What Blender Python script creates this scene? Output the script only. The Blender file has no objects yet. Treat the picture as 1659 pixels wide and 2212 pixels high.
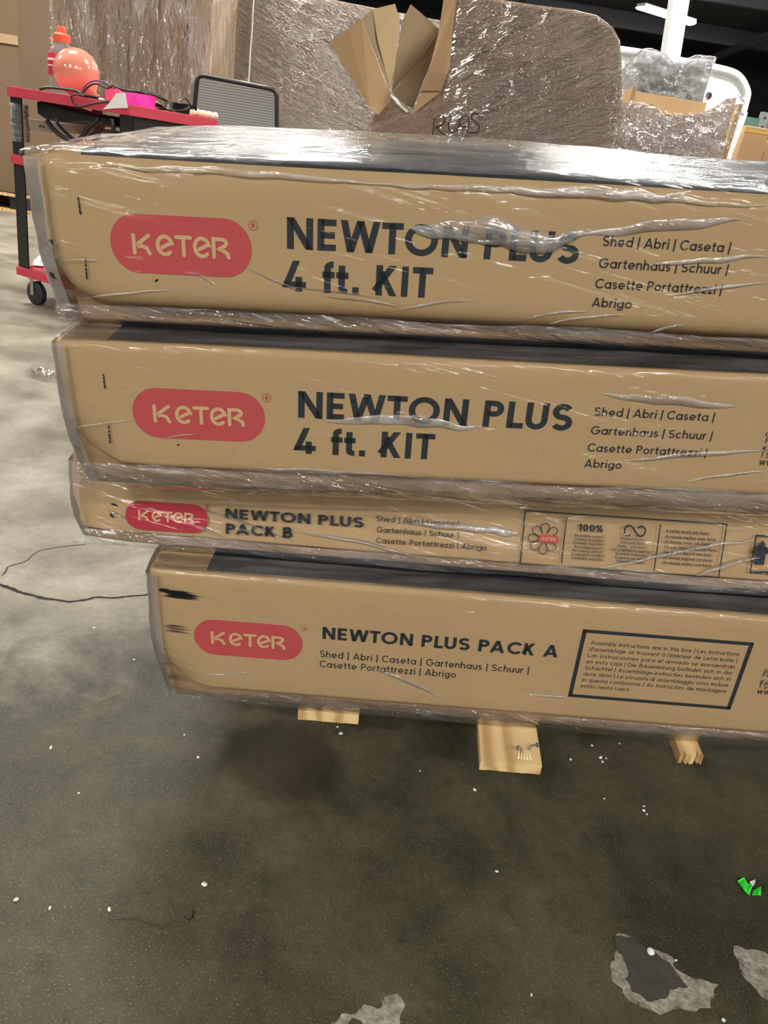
import bpy, bmesh, math, random
from mathutils import Vector, Matrix, noise
random.seed(7)
S = bpy.context.scene
COL = S.collection
R = math.radians

# ------------------------------------------------------------------ camera, world, exposure
H = 0.834                                    # camera height over the floor
FPX, CX, CY = 1661.0, 829.5, 1106.0
# camera axes in world coordinates: right, down, forward
right = Vector((0.98724878, 0.06607764, 0.14482261)); down = Vector((0.15918494, -0.40980682, -0.89817511)); fwd = Vector((0.0, 0.90977586, -0.41509985))
cam_d = bpy.data.cameras.new('camera'); cam = bpy.data.objects.new('camera', cam_d); COL.objects.link(cam)
cam_d.sensor_fit = 'HORIZONTAL'; cam_d.sensor_width = 36.0; cam_d.lens = 36.0 * FPX / 1659.0
cam_d.clip_start = 0.02; cam_d.clip_end = 100
m3 = Matrix((right, -down, -fwd)).transposed()
cam.matrix_world = Matrix.Translation((0, 0, H)) @ m3.to_4x4()
S.camera = cam
S.view_settings.view_transform = 'Standard'; S.view_settings.look = 'None'; S.view_settings.gamma = 1
S.view_settings.use_curve_mapping = False
S.view_settings.exposure = 0.72
LAMP = 130.0                                 # strength of the lamp diffusers
W = bpy.data.worlds.new('world'); S.world = W; W.use_nodes = True
W.node_tree.nodes['Background'].inputs[0].default_value = (0.9, 0.95, 1.0, 1); W.node_tree.nodes['Background'].inputs[1].default_value = 0.012

def ray(px, py):
    return right * ((px - CX) / FPX) + down * ((py - CY) / FPX) + fwd
def at(px, py, Y):
    d = ray(px, py); return Vector((0, 0, H)) + d * (Y / d.y)
def floor_at(px, py, z=0.0):
    d = ray(px, py); return Vector((0, 0, H)) + d * ((z - H) / d.z)

# ------------------------------------------------------------------ materials
MATS = {}
def new_mat(name):
    m = bpy.data.materials.new(name); m.use_nodes = True
    nt = m.node_tree; p = nt.nodes['Principled BSDF']
    return m, nt, p
def N(nt, t, **kw):
    n = nt.nodes.new(t)
    for k, v in kw.items():
        if k.startswith('i_'): n.inputs[int(k[2:])].default_value = v
        else: setattr(n, k, v)
    return n
def L(nt, a, b): nt.links.new(a, b)
def ramp(nt, src, stops):
    r = N(nt, 'ShaderNodeValToRGB'); el = r.color_ramp.elements
    while len(el) > 1: el.remove(el[-1])
    el[0].position = stops[0][0]; el[0].color = stops[0][1]
    for p, c in stops[1:]:
        e = el.new(p); e.color = c
    L(nt, src, r.inputs[0]); return r
def c4(c, k=1.0): return (c[0] * k, c[1] * k, c[2] * k, 1)
def coords(nt, scale=(1, 1, 1), rot=(0, 0, 0), kind='Position'):
    if kind == 'Position': src = N(nt, 'ShaderNodeNewGeometry').outputs['Position']
    else: src = N(nt, 'ShaderNodeTexCoord').outputs['Object']
    mp = N(nt, 'ShaderNodeMapping', vector_type='TEXTURE'); mp.inputs['Scale'].default_value = tuple(1.0 / k for k in scale); mp.inputs['Rotation'].default_value = rot
    L(nt, src, mp.inputs['Vector']); return mp.outputs[0]
def noise_n(nt, vec, scale, detail=4, rough=.55, dist=0.0):
    n = N(nt, 'ShaderNodeTexNoise'); n.inputs['Scale'].default_value = scale; n.inputs['Detail'].default_value = detail
    n.inputs['Roughness'].default_value = rough; n.inputs['Distortion'].default_value = dist
    L(nt, vec, n.inputs['Vector']); return n.outputs['Fac']
def mixc(nt, fac, a, b, mode='MIX'):
    m = N(nt, 'ShaderNodeMix', data_type='RGBA', blend_type=mode)
    for v, i in ((a, 6), (b, 7)):
        if isinstance(v, tuple): m.inputs[i].default_value = v
        else: L(nt, v, m.inputs[i])
    if isinstance(fac, float): m.inputs[0].default_value = fac
    else: L(nt, fac, m.inputs[0])
    return m.outputs[2]
def math_n(nt, op, a, b=None):
    m = N(nt, 'ShaderNodeMath', operation=op)
    for i, v in enumerate((a, b)):
        if v is None: continue
        if isinstance(v, (int, float)): m.inputs[i].default_value = v
        else: L(nt, v, m.inputs[i])
    return m.outputs[0]
def bump(nt, h, strength, dist=.01, prev=None):
    b = N(nt, 'ShaderNodeBump'); b.inputs['Strength'].default_value = strength; b.inputs['Distance'].default_value = dist
    L(nt, h, b.inputs['Height'])
    if prev is not None: L(nt, prev, b.inputs['Normal'])
    return b.outputs[0]
def plain(name, col, rough=.6, metal=0.0, coat=0.0, spec=.5, vary=.12, vscale=30, bmp=0.0):
    if name in MATS: return MATS[name]
    m, nt, p = new_mat(name)
    v = coords(nt); f = noise_n(nt, v, vscale)
    L(nt, mixc(nt, f, c4(col, 1 - vary), c4(col, 1 + vary)), p.inputs['Base Color'])
    p.inputs['Roughness'].default_value = rough; p.inputs['Metallic'].default_value = metal
    p.inputs['Coat Weight'].default_value = coat; p.inputs['Coat Roughness'].default_value = .1
    p.inputs['Specular IOR Level'].default_value = spec
    if bmp: L(nt, bump(nt, f, bmp, .004), p.inputs['Normal'])
    MATS[name] = m; return m
def clinging(name, col, coat=.55, rough=.7, fibre=.10, dirt=0.0):
    """printed or bare board under film drawn tight over it"""
    if name in MATS: return MATS[name]
    m, nt, p = new_mat(name)
    f1 = noise_n(nt, coords(nt, (60, 60, 700)), 1.0, 3)
    f2 = noise_n(nt, coords(nt), 7.0, 4)
    f3 = noise_n(nt, coords(nt, (1, 1, 1)), 420, 2)
    base = mixc(nt, f1, c4(col, 1 - fibre), c4(col, 1 + fibre))
    base = mixc(nt, f2, base, mixc(nt, .5, base, c4(col, .8)))
    base = mixc(nt, f3, base, mixc(nt, .35, base, c4(col, .75)))
    if dirt:
        d = ramp(nt, noise_n(nt, coords(nt, (3, 3, 14)), 2.2, 6, .7), [(.60, (0, 0, 0, 1)), (.75, (dirt, dirt, dirt, 1))])
        base = mixc(nt, d.outputs[0], base, (.07, .055, .045, 1))
    L(nt, base, p.inputs['Base Color'])
    p.inputs['Roughness'].default_value = rough
    p.inputs['Specular IOR Level'].default_value = .3
    p.inputs['Coat Weight'].default_value = coat; p.inputs['Coat Roughness'].default_value = .16
    h1 = noise_n(nt, coords(nt, (2.4, 2.4, 30), (0, R(7), 0)), 1.0, 3, .5, .3)
    h2 = noise_n(nt, coords(nt, (7, 7, 90), (0, R(-12), 0)), 1.0, 2, .5, .4)
    L(nt, bump(nt, h2, .25, .006, bump(nt, h1, .7, .022)), p.inputs['Coat Normal'])
    MATS[name] = m; return m
def film_mat(name='film', stretch=(4, 4, 40), rot=(0, 0, 0), haze=.02, rough=.07, gain=1.6, strength=.7, dist=.02, tint=(.97, .97, .97)):
    if name in MATS: return MATS[name]
    m = bpy.data.materials.new(name); m.use_nodes = True; nt = m.node_tree
    nt.nodes.remove(nt.nodes['Principled BSDF']); out = nt.nodes['Material Output']
    h1 = noise_n(nt, coords(nt, stretch, rot), 1.0, 4, .6, .6)
    h2 = noise_n(nt, coords(nt, tuple(3.1 * s for s in stretch), (rot[0], rot[1] + .35, rot[2])), 1.0, 3, .55, .4)
    nrm = bump(nt, h2, strength * .6, dist * .5, bump(nt, h1, strength, dist))
    fr = N(nt, 'ShaderNodeFresnel'); fr.inputs[0].default_value = 1.5; L(nt, nrm, fr.inputs['Normal'])
    fac = math_n(nt, 'MINIMUM', math_n(nt, 'MULTIPLY', fr.outputs[0], gain), .9)
    tr = N(nt, 'ShaderNodeBsdfTransparent'); tr.inputs[0].default_value = c4(tint)
    gl = N(nt, 'ShaderNodeBsdfGlossy'); gl.inputs['Roughness'].default_value = rough; gl.inputs['Color'].default_value = (1, 1, 1, 1)
    L(nt, nrm, gl.inputs['Normal'])
    df = N(nt, 'ShaderNodeBsdfDiffuse'); df.inputs[0].default_value = (.85, .85, .87, 1)
    hz = ramp(nt, h1, [(.35, (haze * .4,) * 3 + (1,)), (.7, (min(1, haze * 2.2),) * 3 + (1,))])
    m1 = N(nt, 'ShaderNodeMixShader'); L(nt, hz.outputs[0], m1.inputs[0]); L(nt, tr.outputs[0], m1.inputs[1]); L(nt, df.outputs[0], m1.inputs[2])
    m2 = N(nt, 'ShaderNodeMixShader'); L(nt, fac, m2.inputs[0]); L(nt, m1.outputs[0], m2.inputs[1]); L(nt, gl.outputs[0], m2.inputs[2])
    L(nt, m2.outputs[0], out.inputs[0])
    MATS[name] = m; return m
def emit(name, col, s):
    m = bpy.data.materials.new(name); m.use_nodes = True; nt = m.node_tree
    nt.nodes.remove(nt.nodes['Principled BSDF'])
    e = N(nt, 'ShaderNodeEmission'); e.inputs[0].default_value = c4(col); e.inputs[1].default_value = s
    L(nt, e.outputs[0], nt.nodes['Material Output'].inputs[0]); return m

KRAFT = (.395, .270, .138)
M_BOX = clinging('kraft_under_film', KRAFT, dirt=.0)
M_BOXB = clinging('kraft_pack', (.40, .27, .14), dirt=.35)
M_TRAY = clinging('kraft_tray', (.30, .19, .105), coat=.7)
M_BLACK = clinging('black_print', (.022, .027, .032), coat=.9, rough=.45)
M_INK = clinging('dark_ink', (.018, .021, .026), coat=.5, fibre=.15)
M_RED = clinging('red_ink', (.43, .062, .064), coat=.5)
M_REDB = clinging('deep_red_ink', (.36, .018, .04), coat=.7)
M_KRAFTL = clinging('bare_board_letters', (.52, .34, .17), coat=.5)
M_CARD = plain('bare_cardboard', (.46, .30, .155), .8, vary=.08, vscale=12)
M_CARDD = plain('shade_dark_cardboard', (.24, .175, .10), .85, vary=.08, vscale=12)  # board darkened in colour to stand for shade inside the torn carton
M_CARDK = plain('light_offset_cardboard', (.165, .108, .058), .8, vary=.10, vscale=5)  # board colour darkened to offset strong light from added lamps near the far-left carton
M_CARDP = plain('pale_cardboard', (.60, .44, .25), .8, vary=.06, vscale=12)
M_FILM = film_mat()
M_FILMT = film_mat('film_top', (5, 22, 30), (0, 0, R(12)), haze=.045, rough=.11, gain=.62, strength=.65)
M_FILML = film_mat('film_loose', (5, 5, 46), (0, R(5), 0), haze=.03, rough=.07, gain=2.2, strength=.9)
M_FILMC = film_mat('film_corner', (3, 3, 7), (0, R(70), 0), haze=.09, rough=.14, gain=1.0, strength=.45)
M_RIDGE = film_mat('film_ridge', (10, 10, 60), (0, R(5), 0), haze=.15, rough=.13, gain=2.4, strength=.25)  # white haze of the folds also stands in for their highlights
M_BLK = plain('black_paint', (.012, .012, .013), .45)
M_BLKP = plain('black_plastic', (.014, .014, .016), .35)
M_RUB = plain('black_rubber', (.02, .02, .021), .6)
M_STEEL = plain('zinc_steel', (.45, .46, .44), .35, metal=.9)
M_CART = plain('red_cart_enamel', (.55, .045, .075), .55, vary=.18, vscale=9)
M_WHITE = plain('white_plastic', (.74, .76, .76), .35, vary=.03)
M_WOOD = None

# ------------------------------------------------------------------ mesh helpers
class MB:
    def __init__(s): s.v = []; s.f = []; s.m = []
    def add(s, vs, fs, mi=0):
        o = len(s.v); s.v += [tuple(v) for v in vs]; s.f += [tuple(i + o for i in f) for f in fs]; s.m += [mi] * len(fs)
    def box(s, a, b, mi=0, fn=None):
        vs = [Vector((x, y, z)) for x in (a[0], b[0]) for y in (a[1], b[1]) for z in (a[2], b[2])]
        if fn: vs = [fn(v) for v in vs]
        s.add(vs, [(0, 1, 3, 2), (4, 6, 7, 5), (0, 4, 5, 1), (2, 3, 7, 6), (0, 2, 6, 4), (1, 5, 7, 3)], mi)
    def tube(s, pts, r, n=8, mi=0, cap=True):
        pts = [Vector(p) for p in pts]; k = len(pts); rings = []
        up = None
        for i, p in enumerate(pts):
            t = (pts[min(i + 1, k - 1)] - pts[max(i - 1, 0)]).normalized()
            if up is None: up = t.orthogonal().normalized()
            up = (up - t * up.dot(t));  up = up.normalized() if up.length > 1e-6 else t.orthogonal().normalized()
            b = t.cross(up); rr = r[i] if isinstance(r, (list, tuple)) else r
            rings.append([p + (up * math.cos(a) + b * math.sin(a)) * rr for a in (2 * math.pi * j / n for j in range(n))])
        vs = [q for g in rings for q in g]
        fs = [(i * n + j, i * n + (j + 1) % n, (i + 1) * n + (j + 1) % n, (i + 1) * n + j) for i in range(k - 1) for j in range(n)]
        if cap: fs += [tuple(range(n))[::-1], tuple((k - 1) * n + j for j in range(n))]
        s.add(vs, fs, mi)
    def lathe(s, prof, o, axis=(0, 0, 1), n=24, mi=0):
        ax = Vector(axis).normalized(); u = ax.orthogonal().normalized(); w = ax.cross(u); o = Vector(o)
        vs = [o + ax * z + (u * math.cos(2 * math.pi * j / n) + w * math.sin(2 * math.pi * j / n)) * r for r, z in prof for j in range(n)]
        k = len(prof)
        fs = [(i * n + j, i * n + (j + 1) % n, (i + 1) * n + (j + 1) % n, (i + 1) * n + j) for i in range(k - 1) for j in range(n)]
        fs += [tuple(range(n))[::-1], tuple((k - 1) * n + j for j in range(n))]
        s.add(vs, fs, mi)
    def grid(s, fn, ns, nt, mi=0):
        vs = [fn(i / ns, j / nt) for i in range(ns + 1) for j in range(nt + 1)]
        fs = [(i * (nt + 1) + j, (i + 1) * (nt + 1) + j, (i + 1) * (nt + 1) + j + 1, i * (nt + 1) + j + 1) for i in range(ns) for j in range(nt)]
        s.add(vs, fs, mi)
    def prism(s, poly, off, mi=0):
        """poly: 3-D outline; off: extrusion vector"""
        n = len(poly); off = Vector(off); vs = [Vector(p) for p in poly] + [Vector(p) + off for p in poly]
        fs = [tuple(range(n)), tuple(range(2 * n - 1, n - 1, -1))] + [(i, i + n, (i + 1) % n + n, (i + 1) % n) for i in range(n)]
        s.add(vs, fs, mi)
    def build(s, name, mats, parent=None, smooth=None, weld=False, bevel=0.0, M=None):
        me = bpy.data.meshes.new(name)
        me.from_pydata(s.v, [], s.f); me.update()
        if not isinstance(mats, (list, tuple)): mats = [mats]
        for m in mats: me.materials.append(m)
        me.polygons.foreach_set('material_index', s.m)
        bm = bmesh.new(); bm.from_mesh(me)
        if weld: bmesh.ops.remove_doubles(bm, verts=bm.verts, dist=1e-5)
        if bevel: bmesh.ops.bevel(bm, geom=[e for e in bm.edges if len(e.link_faces) == 2 and e.calc_face_angle(0) > .6], offset=bevel, segments=2, affect='EDGES', profile=.6)
        bmesh.ops.recalc_face_normals(bm, faces=bm.faces)
        ys = [v[1] for v in s.v]
        if max(ys) - min(ys) < 8e-4 and len(ys) and mats[0].name.split('.')[0] in ('dark_ink', 'red_ink', 'deep_red_ink', 'bare_board_letters'):          # flat print: all faces look out of the box
            bm.normal_update(); bmesh.ops.reverse_faces(bm, faces=[f for f in bm.faces if f.normal.y > 0])
        bm.to_mesh(me); bm.free()
        if smooth is not None:
            me.polygons.foreach_set('use_smooth', [True] * len(me.polygons))
            if smooth < 3: me.set_sharp_from_angle(angle=smooth)
        o = bpy.data.objects.new(name, me); COL.objects.link(o)
        if parent is not None: o.parent = parent
        if M is not None: o.matrix_local = M
        return o
def empty(name, M):
    o = bpy.data.objects.new(name, None); COL.objects.link(o); o.empty_display_size = .05
    o.matrix_world = M if isinstance(M, Matrix) else Matrix.Translation(M)
    return o
def tag(o, label, cat, group=None, kind=None):
    if label: o['label'] = label
    if cat: o['category'] = cat
    if group: o['group'] = group
    if kind: o['kind'] = kind
    return o
def breaks(a, b, r, n, extra=()):
    xs = [a, a + r * .12, a + r * .35, a + r * .65, a + r]
    k = max(1, n)
    xs += [a + r + (b - a - 2 * r) * i / k for i in range(1, k)]
    xs += [b - r, b - r * .65, b - r * .35, b - r * .12, b] + list(extra)
    xs = sorted(xs); o = [xs[0]]
    for x in xs[1:]:
        if x - o[-1] > 1e-5: o.append(x)
    return o
def soft_box(lo, hi, r, n=(6, 6, 4), deform=None, xextra=(), matfn=None, mb=None):
    mb = mb or MB(); lo = Vector(lo); hi = Vector(hi)
    B = [breaks(lo[k], hi[k], r, n[k], xextra if k == 0 else ()) for k in range(3)]
    def rnd(p):
        q = Vector([min(max(p[k], lo[k] + r), hi[k] - r) for k in range(3)])
        d = p - q
        if d.length > 1e-9: p = q + d.normalized() * r
        return deform(p) if deform else p
    for ax in range(3):
        a, b = [k for k in range(3) if k != ax]
        for side in (lo[ax], hi[ax]):
            A, Bb = B[a], B[b]
            raw = []
            for x in A:
                for y in Bb:
                    p = Vector((0, 0, 0)); p[ax] = side; p[a] = x; p[b] = y; raw.append(p)
            nb = len(Bb); fs = []; 
            for i in range(len(A) - 1):
                for j in range(nb - 1):
                    f = (i * nb + j, (i + 1) * nb + j, (i + 1) * nb + j + 1, i * nb + j + 1)
                    c = (raw[f[0]] + raw[f[2]]) / 2
                    fs.append((f, matfn(ax, side == hi[ax], c) if matfn else 0))
            o = len(mb.v); mb.v += [tuple(rnd(p)) for p in raw]
            for f, mi in fs: mb.f.append(tuple(k + o for k in f)); mb.m.append(mi)
    return mb
def nz(p, s=1.0, seed=0.0): return noise.noise(Vector((p[0] * s + seed, p[1] * s - seed, p[2] * s + 2 * seed)))

# ------------------------------------------------------------------ lettering: own stroke alphabet, cap height 1
def arc(cx, cy, rx, ry, a0, a1, n=None):
    n = n or max(3, int(abs(a1 - a0) / 15)); return [(cx + rx * math.cos(R(a0 + (a1 - a0) * i / n)), cy + ry * math.sin(R(a0 + (a1 - a0) * i / n))) for i in range(n + 1)]
def ext(a, b, d):
    dx, dy = b[0] - a[0], b[1] - a[1]; l = math.hypot(dx, dy); dx *= d / l; dy *= d / l
    return [(a[0] - dx, a[1] - dy), (b[0] + dx, b[1] + dy)]
ACC = {'é': ('e', 'acute'), 'è': ('e', 'grave'), 'à': ('a', 'grave'), 'í': ('i', 'acutei'), 'ã': ('a', 'tilde'), 'õ': ('o', 'tilde'), 'ç': ('c', 'ced'), 'ñ': ('n', 'tilde'), 'ü': ('u', 'uml')}
def glyph(ch, w):
    """-> (plain strokes, clipped straight strokes with y-range, advance without side bearing)"""
    h = w / 2; X = .70; r = X / 2 - h; m = X / 2; A = []; C = []
    def st(x, a=0, b=1): A.append([(x, a), (x, b)])
    def dg(a, b, lo=0, hi=1): C.append((ext(a, b, w * 1.2), lo, hi))
    if ch in ACC:
        b, k = ACC[ch]; A, C, wd = glyph(b, w); c = wd / 2; A = list(A)
        if k == 'acute': A.append([(c - .04, .8), (c + .1, .98)])
        if k == 'acutei': A = [A[0]]; A.append([(c - .03, .8), (c + .09, .98)])
        if k == 'grave': A.append([(c + .04, .8), (c - .1, .98)])
        if k == 'tilde': A.append([(c - .2, .84), (c - .08, .92), (c + .08, .84), (c + .2, .92)])
        if k == 'ced': A.append([(c, 0), (c + .06, -.12), (c - .08, -.2)])
        if k == 'uml': A += [[(c - .16, .82), (c - .16, .82 + w)], [(c + .16, .82), (c + .16, .82 + w)]]
        return A, C, wd
    if ch == ' ': return [], [], .38
    if ch == 'N': st(h); st(.78 - h); dg((h, 1), (.78 - h, 0)); return A, C, .78
    if ch == 'E': st(h); A += [[(h, 1 - h), (.56, 1 - h)], [(h, .5), (.52, .5)], [(h, h), (.56, h)]]; return A, C, .56
    if ch == 'F': st(h); A += [[(h, 1 - h), (.56, 1 - h)], [(h, .5), (.50, .5)]]; return A, C, .56
    if ch == 'W': dg((h, 1), (.31, 0)); dg((.31, 0), (.59, 1)); dg((.59, 1), (.87, 0)); dg((.87, 0), (1.18 - h, 1)); return A, C, 1.18
    if ch == 'M': st(h); st(.92 - h); dg((h, 1), (.46, .2), .2, 1); dg((.92 - h, 1), (.46, .2), .2, 1); return A, C, .92
    if ch == 'T': A += [[(0, 1 - h), (.64, 1 - h)], [(.32, 0), (.32, 1)]]; return A, C, .64
    if ch in 'OQ0':
        rx = .5 if ch != '0' else .33
        A.append(arc(rx, .5, rx - h, .51 - h, 0, 360, 32)); return A, C, 2 * rx
    if ch == 'C': A.append(arc(.5, .5, .5 - h, .51 - h, 42, 318, 24)); return A, C, .86
    if ch == 'G': A.append(arc(.5, .5, .5 - h, .51 - h, 42, 360, 26)); A.append([(.52, .48), (1.0, .48)]); return A, C, 1.0
    if ch == 'P': st(h); A.append([(h, 1 - h), (.34, 1 - h)] + arc(.34, .70, .30 - h, .30 - h, 90, -90, 10) + [(h, .40 + h)]); return A, C, .64
    if ch == 'R': st(h); A.append([(h, 1 - h), (.34, 1 - h)] + arc(.34, .70, .30 - h, .30 - h, 90, -90, 10) + [(h, .40 + h)]); dg((.34, .42), (.58, 0)); return A, C, .66
    if ch == 'B': st(h); A.append([(h, 1 - h), (.34, 1 - h)] + arc(.34, .75, .25 - h, .25 - h + h / 2, 90, -90, 10) + [(h, .5)]); A.append([(h, .5), (.38, .5)] + arc(.38, .25 + h / 2, .28 - h, .25 - h / 2, 90, -90, 10) + [(h, h)]); return A, C, .66
    if ch == 'D': st(h); A.append([(h, 1 - h), (.30, 1 - h)] + arc(.30, .5, .46 - h, .5 - h, 90, -90, 16) + [(h, h)]); return A, C, .76
    if ch == 'L': st(h); A.append([(h, h), (.54, h)]); return A, C, .54
    if ch == 'U': A.append([(h, 1), (h, .36)] + arc(.36, .36, .36 - h, .37 - h, 180, 360, 14) + [(.72 - h, 1)]); return A, C, .72
    if ch in 'Ss':
        hh = 1.0 if ch == 'S' else X; ry = (hh + .02 - w) / 4; rx = ry * (1.12 if ch == 'S' else 1.1); c = rx + h
        A.append(arc(c, hh + .01 - h - ry, rx, ry, 28, 262, 14) + arc(c + .01, -.01 + h + ry, rx * 1.06, ry, 82, -152, 14)); return A, C, 2 * c + .02
    if ch == 'K': st(h); dg((h, .36), (.62 - h, 1)); dg((.26, .56), (.66 - h, 0)); return A, C, .68
    if ch == 'I': st(h); return A, C, w
    if ch == 'A': dg((h, 0), (.44, 1)); dg((.44, 1), (.88 - h, 0)); A.append([(.2, .28), (.68, .28)]); return A, C, .88
    if ch == 'V': dg((h, 1), (.42, 0)); dg((.42, 0), (.84 - h, 1)); return A, C, .84
    if ch == '4': A += [[(0, .22), (.70, .22)], [(.47, 0), (.47, .48)]]; dg((h * .9, .22), (.40, 1), .12, 1); return A, C, .70
    if ch == '1': st(.24, 0, 1); A.append([(0, .74), (.24, .95)]); return A, C, .24 + h
    if ch == '%': A.append(arc(.2, .75, .2 - h, .25 - h, 0, 360, 16)); A.append(arc(.72, .25, .2 - h, .25 - h, 0, 360, 16)); A.append([(.22, 0), (.70, 1)]); return A, C, .92
    if ch == '.': A.append([(h, 0), (h, w * 1.15)]); return A, C, w * 1.1
    if ch == "'": A.append([(h, .72), (h, 1)]); return A, C, w
    if ch == '-': A.append([(0, .36), (.34, .36)]); return A, C, .34
    if ch == '|': A.append([(.06, -.18), (.06, 1.05)]); return A, C, .12
    if ch == 'o': A.append(arc(m, m, r, r, 0, 360, 24)); return A, C, X
    if ch in 'adq': A.append(arc(m, m, r, r, 0, 360, 24)); st(X - h, 0 if ch != 'q' else -.26, {'a': X, 'd': 1.04, 'q': X}[ch]); return A, C, X
    if ch in 'bp': A.append(arc(m, m, r, r, 0, 360, 24)); st(h, 0 if ch == 'b' else -.26, 1.04 if ch == 'b' else X); return A, C, X
    if ch == 'g': A.append(arc(m, m, r, r, 0, 360, 24)); A.append([(X - h, X), (X - h, -.02)] + arc(m, -.02, r, .24 - h, 0, -150, 10)); return A, C, X
    if ch == 'c': A.append(arc(m, m, r, r, 48, 312, 18)); return A, C, X * .88
    if ch == 'e': A.append(arc(m, m, r, r, 0, 315, 20)); A.append([(h * .6, m - .02), (X - h * .4, m - .02)]); return A, C, X
    if ch == 'f': A.append([(.16, 0), (.16, .82)] + arc(.16 + .17, .82, .17, .22 - h, 180, 85, 6)); A.append([(0, X - h), (.38, X - h)]); return A, C, .38
    if ch == 't': A.append([(.17, .92), (.17, .20)] + arc(.17 + .16, .20, .16, .20 - h, 180, 280, 6)); A.append([(0, X - h), (.38, X - h)]); return A, C, .38
    if ch in 'hn': st(h, 0, 1.04 if ch == 'h' else X); A.append([(h, .36)] + arc(.30, .38, .30 - h, X - .38 - h + .01, 180, 0, 12) + [(.60 - h, 0)]); return A, C, .60
    if ch == 'm':
        st(h, 0, X)
        for k in (0, 1): A.append([(h + k * (.5 - h), .36)] + arc(.25 + h / 2 + k * (.5 - h), .40, .25 - h / 2, X - .40 - h + .01, 180, 0, 10) + [(.5 + k * (.5 - h), 0)])
        return A, C, 1.0
    if ch == 'r': st(h, 0, X); A.append([(h, .36)] + arc(.30, .38, .30 - h, X - .38 - h + .01, 180, 75, 8)); return A, C, .38
    if ch == 'u': st(.60 - h, 0, X); A.append([(h, X), (h, .32)] + arc(.30, .32, .30 - h, .33 - h, 180, 360, 12)); return A, C, .60
    if ch == 'i': st(h, 0, X); A.append([(h, .84), (h, .84 + w * 1.1)]); return A, C, w
    if ch == 'j': A.append([(.12, X), (.12, -.1)] + arc(.0, -.1, .12, .14, 0, -80, 6)); A.append([(.12, .84), (.12, .84 + w * 1.1)]); return A, C, .12 + h
    if ch == 'l': st(h, 0, 1.04); return A, C, w
    if ch == 'k': st(h, 0, 1.04); dg((h, .24), (.46 - h, X), 0, X); dg((.2, .40), (.50 - h, 0), 0, X); return A, C, .50
    if ch == 'v': dg((h, X), (.29, 0), 0, X); dg((.29, 0), (.58 - h, X), 0, X); return A, C, .58
    if ch == 'w': dg((h, X), (.24, 0), 0, X); dg((.24, 0), (.44, X), 0, X); dg((.44, X), (.64, 0), 0, X); dg((.64, 0), (.88 - h, X), 0, X); return A, C, .88
    if ch == 'x': dg((h, X), (.54 - h, 0), 0, X); dg((h, 0), (.54 - h, X), 0, X); return A, C, .54
    if ch == 'y': dg((h, X), (.29, 0), 0, X); dg((.58 - h, X), (.17, -.27), -.27, X); return A, C, .58
    if ch == 'z': A += [[(.02, X - h), (.50, X - h)], [(.02, h), (.50, h)]]; dg((h, 0), (.50 - h, X), 0, X); return A, C, .52
    return [], [], .3
def ribbon(pts, w):
    """-> list of quads (2-D) of constant width along a polyline, mitred"""
    n = len(pts); closed = n > 3 and math.dist(pts[0], pts[-1]) < 1e-6; o = []
    for i in range(n):
        if closed: a, b, c = pts[i - 1 if i else n - 2], pts[i], pts[i + 1 if i < n - 1 else 1]
        else: a, b, c = pts[max(i - 1, 0)], pts[i], pts[min(i + 1, n - 1)]
        d1 = (b[0] - a[0], b[1] - a[1]); d2 = (c[0] - b[0], c[1] - b[1])
        l1 = math.hypot(*d1) or 1; l2 = math.hypot(*d2) or 1
        if math.hypot(*d1) < 1e-9: d1, l1 = d2, l2
        if math.hypot(*d2) < 1e-9: d2, l2 = d1, l1
        n1 = (-d1[1] / l1, d1[0] / l1); n2 = (-d2[1] / l2, d2[0] / l2)
        mx, my = n1[0] + n2[0], n1[1] + n2[1]; q = mx * mx + my * my
        k = min(2 / q if q > 1e-6 else 1, 1.6); mx *= k * w / 2; my *= k * w / 2
        o.append(((b[0] + mx, b[1] + my), (b[0] - mx, b[1] - my)))
    return [(o[i][0], o[i + 1][0], o[i + 1][1], o[i][1]) for i in range(n - 1)]
def clip_y(poly, lo, hi):
    for s, lim in ((1, lo), (-1, -hi)):
        out = []
        for i in range(len(poly)):
            a, b = poly[i - 1], poly[i]; da, db = s * a[1] - lim, s * b[1] - lim
            if (da >= 0) != (db >= 0):
                t = da / (da - db); out.append((a[0] + (b[0] - a[0]) * t, a[1] + (b[1] - a[1]) * t))
            if db >= 0: out.append(b)
        poly = out
        if len(poly) < 3: return []
    return poly
def text_polys(s, w=.2, gap=.12, spc=1.0):
    """2-D polygons of a line of text, baseline y = 0, cap height 1, and its length"""
    x = 0; P = []
    for k, ch in enumerate(s):
        A, C, adv = glyph(ch, w)
        for st in A: P += [[(x + a, b) for a, b in q] for q in ribbon(st, w)]
        for st, lo, hi in C:
            for q in ribbon(st, w):
                c = clip_y(list(q), lo, hi)
                if c: P.append([(x + a, b) for a, b in c])
        g = gap
        if ch == ' ': g = 0
        if k + 1 < len(s):
            pr = ch + s[k + 1]
            if pr in ('TO', 'WT', 'TE', 'PA', 'LU', 'Ta', 'Fo', 'ft'): g = gap * .45
        x += (adv + g) * (spc if ch == ' ' else 1)
    return P, x - gap

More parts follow.
